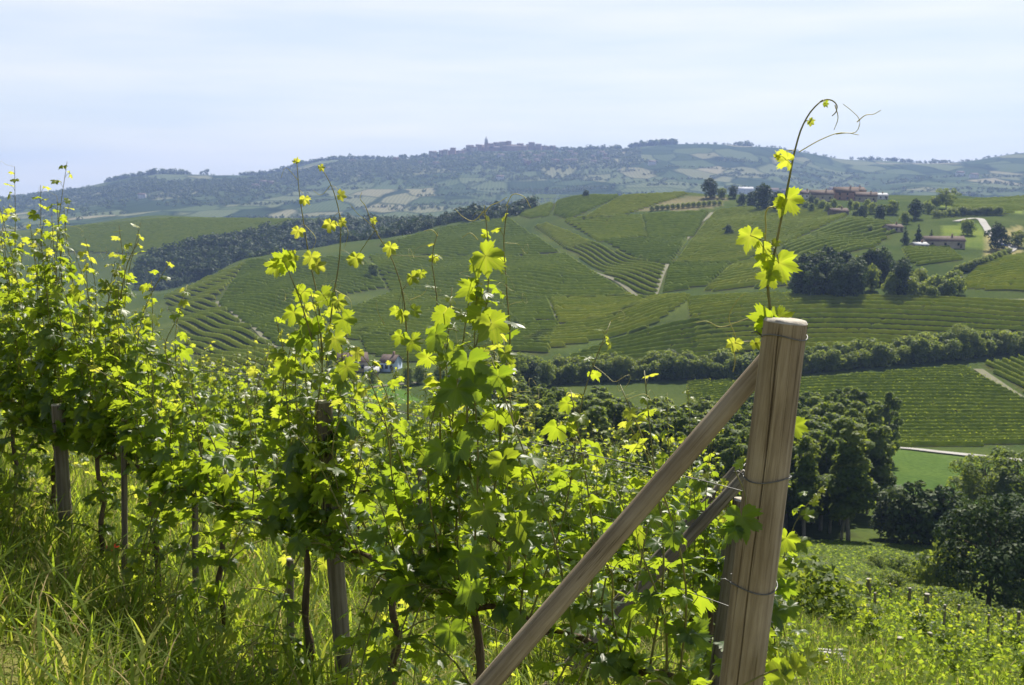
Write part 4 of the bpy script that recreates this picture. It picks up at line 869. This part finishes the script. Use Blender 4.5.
# vine in the middle with big leaves, shade painted into some by a darker leaf tone
v = Vine(on_row(0, 1.58), 'tall grapevine with large shaded leaves in the centre of the front row')
v.grow(1.62, 7, .72, 6, .115, .36, 2)
for path, Y, s0 in [([(470,470),(468,380),(487,300),(487,230),(484,205)], 3.75, .105), ([(500,440),(510,340),(506,280),(504,235),(508,205)], 3.85, .105), ([(440,450),(440,360),(436,290),(432,255),(438,232)], 3.9, .085), ([(460,520),(452,430),(462,350),(470,290)], 3.8, .125), ([(490,520),(500,440),(496,370),(488,310)], 3.85, .125), ([(475,540),(478,450),(474,380),(478,270)], 3.7, .12), ([(440,560),(428,480),(432,420),(444,380)], 3.8, .12)]:
    v.shoot(PX(path, Y), s0, .035, .07, .7, 2)
c, f, t_ = MB(), MB(), Tendrils()
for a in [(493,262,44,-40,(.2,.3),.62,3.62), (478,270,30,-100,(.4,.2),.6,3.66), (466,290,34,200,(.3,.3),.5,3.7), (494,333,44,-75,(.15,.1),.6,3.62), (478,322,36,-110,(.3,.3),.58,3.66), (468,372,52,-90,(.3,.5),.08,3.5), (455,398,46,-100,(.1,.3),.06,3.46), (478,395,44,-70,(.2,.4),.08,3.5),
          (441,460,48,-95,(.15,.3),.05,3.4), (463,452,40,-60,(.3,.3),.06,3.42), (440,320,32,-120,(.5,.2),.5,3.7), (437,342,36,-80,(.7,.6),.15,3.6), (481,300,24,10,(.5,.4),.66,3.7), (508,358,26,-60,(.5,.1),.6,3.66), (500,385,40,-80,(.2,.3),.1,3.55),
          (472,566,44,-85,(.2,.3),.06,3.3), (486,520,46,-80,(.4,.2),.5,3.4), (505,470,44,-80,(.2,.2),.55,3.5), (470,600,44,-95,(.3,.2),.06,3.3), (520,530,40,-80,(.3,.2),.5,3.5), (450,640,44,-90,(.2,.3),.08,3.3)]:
    e = hand_leaf(f, a[0], a[1], a[6], a[2], a[3], a[4], a[5]); q = P(a[0] * .5 + 240, a[1] - a[2] * .3, a[6] + .12); c.add(*tube(spline([e, (q + e) / 2 + [0, 0, .015], q], 5), .0013, 4, False))
for path in ([(485,210),(472,221),(462,216),(455,209)], [(506,206),(514,194),(523,196),(531,208)], [(484,214),(490,206),(499,202),(507,197)], [(438,236),(432,230),(424,231)], [(478,240),(470,233),(462,238)]):
    t_.add(*tube(spline(PX(path, 3.8), 16), np.linspace(.0016, .0008, 16), 4, False))
o = v.o('shoot', c, 'cane'); v.o('foliage', f, 'vine_leaf', o); [v.o('tendril', q, 'tendril', o) for q in t_]

# slim vine between
v = Vine(on_row(0, 2.06), 'slim grapevine with one thin bare tipped shoot left of the centre vine')
v.grow(1.42, 5, .7, 2, .11, .36)
c, f, t_ = MB(), MB(), Tendrils(); main = PX([(408,420),(407,340),(402,290),(390,255),(375,230),(365,205)], 4.1); c.add(*tube(spline(main, 30), np.linspace(.0042, .0016, 30), 5))
for a in [(374,222,10,-70,(.4,.2),.95), (389,251,19,-110,(.3,.2),.85), (356,262,20,-95,(.2,.1),.8), (414,280,18,-60,(.4,.2),.8), (420,276,14,-100,(.6,.2),.75), (402,318,18,-100,(.3,.3),.75), (394,312,16,-150,(.4,.4),.7), (418,312,18,-20,(.5,.4),.65), (398,340,22,-120,(.3,.2),.6), (415,345,24,-60,(.3,.3),.6), (434,260,12,-90,(.3,.2),.85)]:
    e = hand_leaf(f, a[0], a[1], 4.08, a[2], a[3], a[4], a[5]); k_ = np.argmin(np.linalg.norm(main - e, axis=1)); q = main[k_]; c.add(*tube(spline([q, (q + e) / 2, e], 4), .0011, 3, False))
for path in ([(365,205),(360,198),(362,192)], [(378,233),(368,222),(356,212),(350,204)], [(385,325),(378,312),(376,300)], [(410,300),(425,292),(428,282)]):
    t_.add(*tube(spline(PX(path, 4.1), 14), np.linspace(.0014, .0007, 14), 3, False))
o = v.o('shoot', c, 'cane'); v.o('foliage', f, 'vine_leaf', o); [v.o('tendril', q, 'tendril', o) for q in t_]

# vine on the slanting post
v = Vine(on_row(0, 2.72), 'grapevine wound round the slanting brown post, two thin shoots rising to the sky')
v.grow(1.62, 7, .72, 5, .115, .30, 2)
for path in ([(318,520),(312,420),(302,350),(305,300)], [(330,520),(338,420),(342,350),(336,292)], [(322,480),(325,390),(318,330),(322,285)], [(300,500),(290,430),(286,370),(295,330)], [(345,500),(356,430),(352,370),(346,330)]):
    v.shoot(PX(path, 4.62 + random.uniform(-.1, .15)), .125, .06, .055, 1., 1)
c, f, t_ = MB(), MB(), Tendrils()
m1 = PX([(322,360),(318,300),(310,262),(304,225),(299,190),(297,164)], 4.6); m2 = PX([(326,360),(333,300),(340,250),(339,212),(331,185),(321,167)], 4.55)
m3 = PX([(312,340),(300,300),(290,275),(282,258)], 4.5)
for m_ in (m1, m2, m3): c.add(*tube(spline(m_, 26), np.linspace(.004, .0015, 26), 5))
al = np.concatenate([m1, m2, m3])
for a in [(297,160,9,60,(.5,.4),.95), (304,202,14,-100,(.3,.3),.9), (297,234,16,-110,(.4,.2),.88), (311,262,24,-95,(.3,.3),.7), (280,263,34,195,(.2,.5),.5), (272,268,24,215,(.4,.4),.6), (292,262,22,-60,(.4,.3),.65), (320,268,18,-40,(.4,.3),.8), (322,169,10,-60,(.5,.2),.95), (343,196,13,-20,(.4,.3),.9),
          (329,228,18,-110,(.3,.1),.85), (355,263,18,-80,(.2,.1),.8), (343,224,12,-60,(.5,.3),.85), (340,305,22,-70,(.3,.2),.65), (300,296,26,-130,(.3,.3),.55), (326,300,28,-60,(.3,.4),.5), (345,325,30,-70,(.2,.3),.45), (292,318,28,-110,(.4,.3),.5), (312,330,30,-90,(.2,.4),.15), (336,345,30,-80,(.4,.3),.6), (300,345,32,-110,(.3,.4),.12), (350,372,30,-60,(.3,.3),.55), (285,372,28,-100,(.3,.4),.5)]:
    e = hand_leaf(f, a[0], a[1], 4.52, a[2], a[3], a[4], a[5]); k_ = np.argmin(np.linalg.norm(al - e, axis=1)); q = al[k_]; c.add(*tube(spline([q, (q + e) / 2 + [0, 0, .01], e], 4), .0011, 3, False))
for path in ([(298,180),(285,168),(281,178)], [(331,185),(320,195),(313,190)], [(340,215),(348,232),(344,250)], [(335,290),(350,300),(352,315)], [(305,225),(316,240),(312,250)]):
    t_.add(*tube(spline(PX(path, 4.55), 14), np.linspace(.0014, .0007, 14), 3, False))
o = v.o('shoot', c, 'cane'); v.o('foliage', f, 'vine_leaf', o); [v.o('tendril', q, 'tendril', o) for q in t_]

for t0, top, n_, lb in [(3.5, 1.38, 5, 'low grapevine in the dip of the front row left of the slanting post'), (4.25, 1.66, 9, 'full grapevine midway between the two front row posts'), (5.0, 1.92, 12, 'grapevine just right of the leftmost post'), (5.75, 2.12, 13, 'tall grapevine in front of the leftmost post, pale shoots on top'),
                    (6.5, 2.1, 13, 'grapevine at the left edge of the view, left of the leftmost post'), (7.3, 2.1, 12, 'grapevine cut by the left edge behind the edge vine'), (8.1, 1.8, 6, 'farthest grapevine of the front row at the left')]:
    v = Vine(on_row(0, t0), lb); v.grow(top, n_, .72, 5, .122, .34, 1)
    if t0 == 5.75:
        for path in ([(62,290),(60,250),(58,220),(57,196)], [(75,300),(70,260),(66,235),(64,205)]): v.shoot(PX(path, 6.9), .07, .03, .08, .2, 2)
    if t0 == 6.5:
        for path in ([(12,300),(6,260),(3,225)], [(40,290),(36,262),(30,240)]): v.shoot(PX(path, 7.4), .08, .03, .08, .3, 2)
    if t0 == 4.25:
        for path in ([(175,380),(165,345),(178,318)], [(120,300),(128,262),(140,238)]): v.shoot(PX(path, 5.9), .085, .03, .075, .3, 2)

# rows behind: five different plants, copied along each row
protos = []
for q in range(5):
    v = Vine((0, 0, 0), None); v.grow(1.5 + .1 * q, 7, .68, 4, .122, .34, 1); protos.append(v.root)
first = set()
ORD = ['second', 'third', 'fourth', 'fifth', 'sixth', 'seventh']
for k_ in range(1, 7):
    t0 = {1: .55, 2: .8, 3: 1.0, 4: 1.2, 5: 1.5, 6: 2}[k_] + (3.0 if k_ > 1 else 1.6) * 0 + {1: 1.95, 2: 3.75, 3: 5.3, 4: 7.0, 5: 8.5, 6: 10.}[k_]
    for t in np.arange(t0, t0 + 12.5, .86):
        pr = protos[random.randrange(5)]
        if pr.name in first: o = copy_tree(pr)
        else: o = pr; first.add(pr.name)
        b_ = on_row(k_, t + random.uniform(-.06, .06)); o.location = b_; s_ = random.uniform(.9, 1.06); o.scale = (s_, s_, s_ * random.uniform(.92, 1.05))
        if random.random() < .5: o.rotation_euler = (0, 0, math.pi)
        tag(o, 'leafy grapevine standing in the %s row, seen through the front row' % ORD[k_ - 1], 'vine', 'grapevines of the %s row' % ORD[k_ - 1])
for pr in protos:
    if pr.name not in first:
        for ch in list(pr.children_recursive): bpy.data.objects.remove(ch)
        bpy.data.objects.remove(pr)

# ------------------------------------------------------------------ posts and struts
def post(name, p0, p1, r0, r1, material, label, cat='post', crack=None, segs=40, group=None, saw=True):
    """round pole from p0 (foot) to p1 (head); built upright in its own space so the grain runs along it"""
    p0, p1 = np.array(p0, float), np.array(p1, float); Ln = np.linalg.norm(p1 - p0); k = segs; n = 60; th = np.arange(k) * 2 * math.pi / k
    zz = np.linspace(0, Ln, n); rad = np.interp(zz, [0, Ln], [r0, r1])
    rad = rad[:, None] * (1 + .012 * np.sin(3 * th + 1)[None] + .008 * np.sin(zz * 9)[:, None] + .006 * np.sin(5 * th[None] + zz[:, None] * 4))
    if crack is not None:
        for ca, wd_, dp, z0, z1 in crack:
            dd = np.abs((th[None] - ca - (.05 * np.sin(zz * 5) + .04 * np.sin(zz * 11 + 1))[:, None] + math.pi) % (2 * math.pi) - math.pi)
            rad -= dp * np.clip(1 - dd / wd_, 0, 1) * ((zz > z0) & (zz < z1))[:, None]
    V = np.stack([rad * np.cos(th), rad * np.sin(th), np.repeat(zz[:, None], k, 1)], -1)
    i = np.arange(n - 1)[:, None] * k; j = np.arange(k)[None]
    b = MB(); b.add(V.reshape(-1, 3), np.stack([i + j, i + (j + 1) % k, i + k + (j + 1) % k, i + k + j], -1).reshape(-1, 4))
    rt = V[-1] * [.93, .93, 1] + [0, 0, .006]; tt = np.concatenate([V[-1], rt]); jj = np.arange(k)
    b.add(tt, [np.stack([jj, (jj + 1) % k, k + (jj + 1) % k, k + jj], -1), (k + jj)[None]], .5, 1)
    o = b.obj(name, [M[material], M['cut_wood']], None, True); tag(o, label, cat, group)
    o.location = p0; o.rotation_mode = 'QUATERNION'; o.rotation_quaternion = Vector(p1 - p0).to_track_quat('Z', 'X')
    return o
def wire_loop(o, z, r, name='wire_loop'):
    a = np.linspace(0, 2 * math.pi * 1.02, 40); b = MB(); b.add(*tube(np.stack([np.cos(a) * r, np.sin(a) * r, z + .006 * np.sin(a * 2 + z * 9) + .003 * a], -1), .0016, 6))
    b.add(*tube(np.array([[r, 0, z], [r + .012, .004, z + .008], [r + .022, -.004, z + .002]]), .0018, 5)); return b.obj(name, M['wire'], o, True)
hd = P(786, 322, 2.6); lowp = P(741, 685, 2.62); ft = hd + (lowp - hd) * 1.9; ft = hd + (lowp - hd) * ((zs(ft[0], ft[1]) - .25 - hd[2]) / (lowp[2] - hd[2])); Lp = np.linalg.norm(hd - ft)
def face_angle(o_q, p, px):                                              # angle on the pole that faces the viewer, shifted sideways
    q = o_q.inverted() @ (Vector((0, 0, 0)) - Vector(p)); return math.atan2(q.y, q.x) + px
q_ = Vector(hd - ft).to_track_quat('Z', 'X'); fa = face_angle(q_, hd, 0)
ep = post('end_post', ft, hd, .0545, .0495, 'post_wood', 'thick weathered round end post with a long crack and wire loops', 'post', [(fa - .22, .029, .013, Lp * .35, Lp - .004), (fa + .55, .032, .004, Lp * .3, Lp * .62), (fa - .8, .032, .003, Lp * .5, Lp * .8)], 240)
for py in (338, 484, 600): wire_loop(ep, Lp - (py - 322) / F * 2.6 * 1.005, .0515 + .003 * (py > 400))
su = P(776, 350, 2.71); sl = P(487, 685, 2.58); se = su + (sl - su) * 2.2; se = su + (sl - su) * ((zs(se[0], se[1]) - .1 - su[2]) / (sl[2] - su[2]))
post('brace_pole', se, su, .028, .024, 'post_wood', 'long slanting brace pole leaning up against the thick end post', 'brace', None, 40)
def lean_post(name, lo, hi, Y, r, label, mat_='old_wood', cat='post', group=None):
    a, c_ = P(*hi, Y), P(*lo, Y); e = a + (c_ - a) * ((zs(c_[0], c_[1]) - .15 - a[2]) / (c_[2] - a[2])); return post(name, e, a, r * 1.05, r, mat_, label, cat, None, 24, group)
lean_post('vine_post', (345, 685), (323, 402), 4.62, .035, 'slanting brown post in the middle of the front row')
lean_post('vine_post', (69, 572), (58, 405), 6.68, .039, 'brown post at the left of the front row')
b2 = on_row(1, 2.05)
p2 = lean_post('end_post', (716, 685), (741, 500), 5.7, .042, 'grey end post of the second row half hidden behind the thick end post')
post('brace_pole', np.array(P(548, 690, 5.55)) + [-.25, 0, -.28], P(747, 474, 5.72), .036, .032, 'old_wood', 'lower of the two dark braces behind the long brace pole', 'brace', None, 20)
post('brace_pole', np.array(P(520, 690, 8.1)) + [-.3, 0, -.5], P(738, 468, 8.4), .040, .036, 'old_wood', 'upper of the two dark braces behind the long brace pole', 'brace', None, 20)
lean_post('end_post', (716, 640), (734, 500), 8.4, .045, 'end post of the third row behind the leaves at right')
for px_, lo_, hi_, Y_ in [(8, 548, 470, 8.2), (124, 602, 420, 6.0), (290, 690, 560, 4.9), (588, 690, 640, 6.0), (195, 640, 500, 5.6), (160, 520, 400, 9.0), (420, 620, 470, 7.5)]:
    lean_post('vine_stake', (px_ + 1, lo_), (px_, hi_), Y_, .016, {8: 'dark stake at the left edge', 124: 'thin stake right of the leftmost post', 290: 'thin stake left of the slanting brown post', 588: 'short dark stake under the brace poles', 195: 'dark stake in the dip of the front row', 160: 'stake in the second row behind the leftmost post', 420: 'stake in the second row behind the centre vine'}[px_], 'old_wood', 'stake')
# trellis wires of the front three rows
for k_, (t0, t1) in enumerate([(.37, 9), (2.75, 14), (4.6, 16)]):
    for z_, nm in zip((.70, 1.05, 1.38), ('lowest', 'middle', 'top')):
        tt = np.linspace(t0, t1, 40); pp = np.array([on_row(k_, q) for q in tt]); zl = pp[:, 2].mean() + z_; sag = .03 * np.sin((tt - t0) / 2.6 * math.pi) ** 2
        pp[:, 2] = pp[:, 2] * .7 + pp[:, 2].mean() * .3 + z_ - sag; pp[:, :2] += RN * .035
        b = MB(); b.add(*tube(pp, .0014, 5)); tag(b.obj('trellis_wire', M['wire']), '%s trellis wire of the %s row' % (nm, ['front', 'second', 'third'][k_]), 'wire', 'trellis wires')

# ------------------------------------------------------------------ young vineyard downhill at the right
ROW2 = [8.0, 9.3, 10.7, 12.8, 15, 17.3, 19.6, 22, 24.5, 27, 29.5]
yp = []
for q in range(4):
    v = Vine((0, 0, 0), None, None, 'young_vine'); s_ = v; v.trunk(.35, .010)
    c, f = MB(), MB()
    for w in range(6):
        st = v.top + rng.normal(0, .05, 3); e = [st, st + np.array([rng.normal(0, .12), rng.normal(0, .12), .25]), st + np.array([rng.normal(0, .25), rng.normal(0, .25), rng.uniform(.35, .75)])]
        shoot_geo(np.array(e), .004, .002, .13, .06, .075, c, f, 1.)
    o = v.o('shoot', c, 'cane'); v.o('foliage', f, 'vine_leaf', o); yp.append(v.root)
fs = set(); ny = 0; post_spots = []
for kq, qq in enumerate(ROW2):
    for t in np.arange(-16, 30, .95):
        p = E0 + RN * qq + RD * (t + random.uniform(-.15, .15)); Y = p[1]; 
        if Y < 4: continue
        z = zs(*p); qx, qy = proj(np.array([p[0], p[1], z + .5]))
        if not (780 < qx < 1060 and qy < 720) or Y < 10: continue
        if qx < 872 and kq > 3 and random.random() < .8: continue
        if Y > 38 or ny >= 230 or random.random() < .08: continue
        pr = yp[random.randrange(4)]
        if pr.name in fs: o = copy_tree(pr)
        else: o = pr; fs.add(pr.name)
        s_ = random.uniform(.5, .72) if Y < 14 else random.uniform(.55, .85); o.location = (p[0], p[1], z); o.scale = (s_,) * 3; o.rotation_euler = (0, 0, random.uniform(0, 6.28)); ny += 1
        tag(o, 'young bushy vine in the sunny lower vineyard at the right', 'vine', 'young vines of the lower vineyard')
print('young', ny)
for px, lo, hi, Y, rr_, lb in [(872,668,642,11.6,.042,'nearest short dark stake of the lower vineyard'), (899,665,645,12.6,.042,'short dark stake right of the nearest one'), (868,606,586,21,.055,'dark stake at the top left of the lower vineyard, above the bush'), (890,606,591,23,.04,'brownish stake second along the upper edge of the lower vineyard'),
     (909,604,595,25,.04,'third stake along the upper edge of the lower vineyard'), (926,614,601,22,.055,'dark stout stake at the far edge of the lower vineyard'), (944,630,612,17.5,.022,'thin stake standing among the right vines'), (1018,634,619,21,.035,'stake at the right edge of the lower vineyard'),
     (874,640,600,15,.018,'thin tall rod beside the dark stakes'), (958,622,612,24,.03,'small stake right of the thin stake'), (988,634,622,20,.022,'thin stake near the right edge'), (1002,636,624,20,.022,'thin stake just left of the right edge stake'), (929,650,640,14.5,.035,'half buried stake in the vines'), (918,628,617,19,.03,'grey stake in the middle of the lower vineyard')]:
    lean_post('vine_stake', (px, lo), (px + 1, hi - 7), Y, rr_ * .9, lb, 'old_wood', 'stake')
for px, Y, h, wd_, lb in [(815,12.6,1.02,1.1,'round green bush right of the thick end post'),(842,16,.6,1.,'smaller bush right of the round green bush'),(776,17,.8,1.,'shaded bush just behind the thick end post'),(797,21,.75,1.1,'tall weedy bush above the round green bush'),(850,13,.45,1.2,'low bush by the short dark stakes')]:
    plant('bush', at_u(px, Y), h, lb, None, wd_)
plant_all()
# slatted crate in the weeds
p = P(831, 672, 9.6); p[2] = zs(p[0], p[1]); ct = empty('crate', p + [0, 0, .03], 'pale grey slatted crate in the weeds below the end post', 'crate', None, -.25); ct.scale = (.78, .78, .72)
for k_ in range(4):
    b = MB(); b.add(*box((0, -.12 + .08 * k_, .235), (.30, .05, .015))); b.obj('slat', M['crate'], ct)
for sy in (-.15, .15):
    for zz in (.05, .125, .2):
        b = MB(); b.add(*box((0, sy, zz), (.30, .012, .05))); b.obj('slat', M['crate'], ct)
for sx in (-.145, .145):
    for sy in (-.135, .135):
        b = MB(); b.add(*box((sx, sy, .11), (.022, .022, .23))); b.obj('corner_post', M['crate'], ct)
for k_, (dx, dy) in enumerate([(.02, -.02), (.07, .05)]):
    b = MB(); b.add(*box((dx, dy, .255 + .022 * k_), (.16, .04, .02), .3 * k_)); b.obj('loose_slat', M['crate'], ct)

# ------------------------------------------------------------------ grass
def blades(mb, xy, ln, wd_, rnd, bend):
    n = len(xy); z = zf(xy[:, 0], xy[:, 1]); base = np.c_[xy, z - .02]; an = rng.uniform(0, 6.28, n); d = np.stack([np.cos(an), np.sin(an), np.zeros(n)], -1); s = np.stack([-np.sin(an), np.cos(an), np.zeros(n)], -1)
    rows = []
    for t, w in ((0, .7), (.3, 1), (.6, .8), (.85, .45), (1, .05)):
        c = base + d * (ln * bend * t ** 2)[:, None] + np.array([0, 0, 1]) * (ln * (t - .38 * bend * t ** 2.4))[:, None]
        rows += [c - s * (wd_ * w / 2)[:, None], c + s * (wd_ * w / 2)[:, None]]
    V = np.stack(rows, 1); off = (np.arange(n) * 10)[:, None, None]
    f = np.array([[0, 1, 3, 2], [2, 3, 5, 4], [4, 5, 7, 6], [6, 7, 9, 8]]); mb.add(V.reshape(-1, 3), (f[None] + off).reshape(-1, 4), np.repeat(rnd, 10))
def scatter(n, y0, y1, u0, u1, keep=None):
    y = np.sqrt(rng.uniform(y0 ** 2, y1 ** 2, n)); u = rng.uniform(u0, u1, n); p = np.c_[u * y, y]; c = np.sin(p[:, 0] * 2.7 + np.sin(p[:, 1] * 1.9)) * np.sin(p[:, 1] * 2.3 + 1) + rng.normal(0, .6, n)
    return p[c > -.55]
mb = MB(); p = scatter(62000, 2.6, 12, -.62, .34); n = len(p)
far_ = np.clip((p[:, 1] - 4) / 6, 0, 1)
blades(mb, p, rng.uniform(.12, .42, n), rng.uniform(.004, .011, n), np.clip(rng.normal(.46, .2, n) + (rng.random(n) < .14) * .5, 0, 1), rng.uniform(.15, 1., n))
p = scatter(5200, 3.4, 8.5, -.6, .12); n = len(p)
blades(mb, p, rng.uniform(.25, .52, n), rng.uniform(.010, .022, n), np.clip(rng.normal(.5, .18, n), 0, .85), rng.uniform(.3, 1.1, n))
tag(mb.obj('grass', M['grass']), 'tall green grass with dry straw under the vine rows', 'grass', None, 'stuff')
mb = MB(); p = scatter(70000, 5, 40, .16, .56); n = len(p)
blades(mb, p, rng.uniform(.10, .38, n), rng.uniform(.006, .013, n) * (1 + p[:, 1] / 40), np.clip(rng.normal(.42, .2, n) + (rng.random(n) < .08) * .4, 0, 1), rng.uniform(.2, 1., n))
pp = np.concatenate([p, p]) + rng.normal(0, .1, (2 * n, 2)); hh = np.abs(rng.normal(0, .15, 2 * n)) * (.6 + .7 * (np.sin(pp[:, 0] * 1.9) * np.sin(pp[:, 1] * 1.3) > 0)) + .05
quads(mb, np.c_[pp, zf(pp[:, 0], pp[:, 1]) + hh], rng.uniform(.010, .026, 2 * n) * (1 + pp[:, 1] / 40), unit(rng.normal(0, .6, (2 * n, 3)) + [0, 0, .8]), rng.uniform(.1, .65, 2 * n), .8)
tag(mb.obj('weeds', M['grass']), 'tall weeds and leafy undergrowth filling the lower vineyard', 'weeds', None, 'stuff')
mb = MB(); n = 150000; y = rng.uniform(36, 150, n); u = rng.uniform(.16, .5, n); pp = np.c_[u * y, y]
hh = rng.uniform(.03, .2, n) + .3 * np.clip(np.sin(pp[:, 1] * .32 + 2 * np.sin(pp[:, 0] * .11)) * np.sin(pp[:, 0] * .21 + 1), 0, 1) * rng.uniform(.2, 1, n)
quads(mb, np.c_[pp, zf(pp[:, 0], pp[:, 1]) + hh], rng.uniform(.05, .13, n) * (1 + y / 150), unit(rng.normal(0, .5, (n, 3)) + [0, 0, 1.4]), np.clip(rng.normal(.45, .12, n), 0, .8), .8)
tag(mb.obj('meadow_grass', M['grass']), 'rough pale grass covering the bank and the valley meadow', 'grass', None, 'stuff')
# poppy
p = P(113, 551, 5.7); g0 = zs(p[0], p[1]); pr = empty('poppy', (p[0], p[1], g0), 'single red poppy in the grass between the front row posts', 'flower')
b = MB(); b.add(*tube([(0, 0, 0), (.01, 0, (p[2] - g0) * .5), (0, 0, p[2] - g0)], .002, 5)); b.obj('stem', M['cane'], pr)
b = MB()
for k_ in range(4):
    a = k_ * math.pi / 2; d = np.array([math.cos(a), math.sin(a), 0]); s = np.array([-d[1], d[0], 0]); h = p[2] - g0
    b.add([d * .004 + [0, 0, h], d * .026 + s * .022 + [0, 0, h + .018], d * .036 + [0, 0, h + .03], d * .026 - s * .022 + [0, 0, h + .018]], np.array([[0, 1, 2, 3]]))
b.obj('petals', M['poppy'], pr)
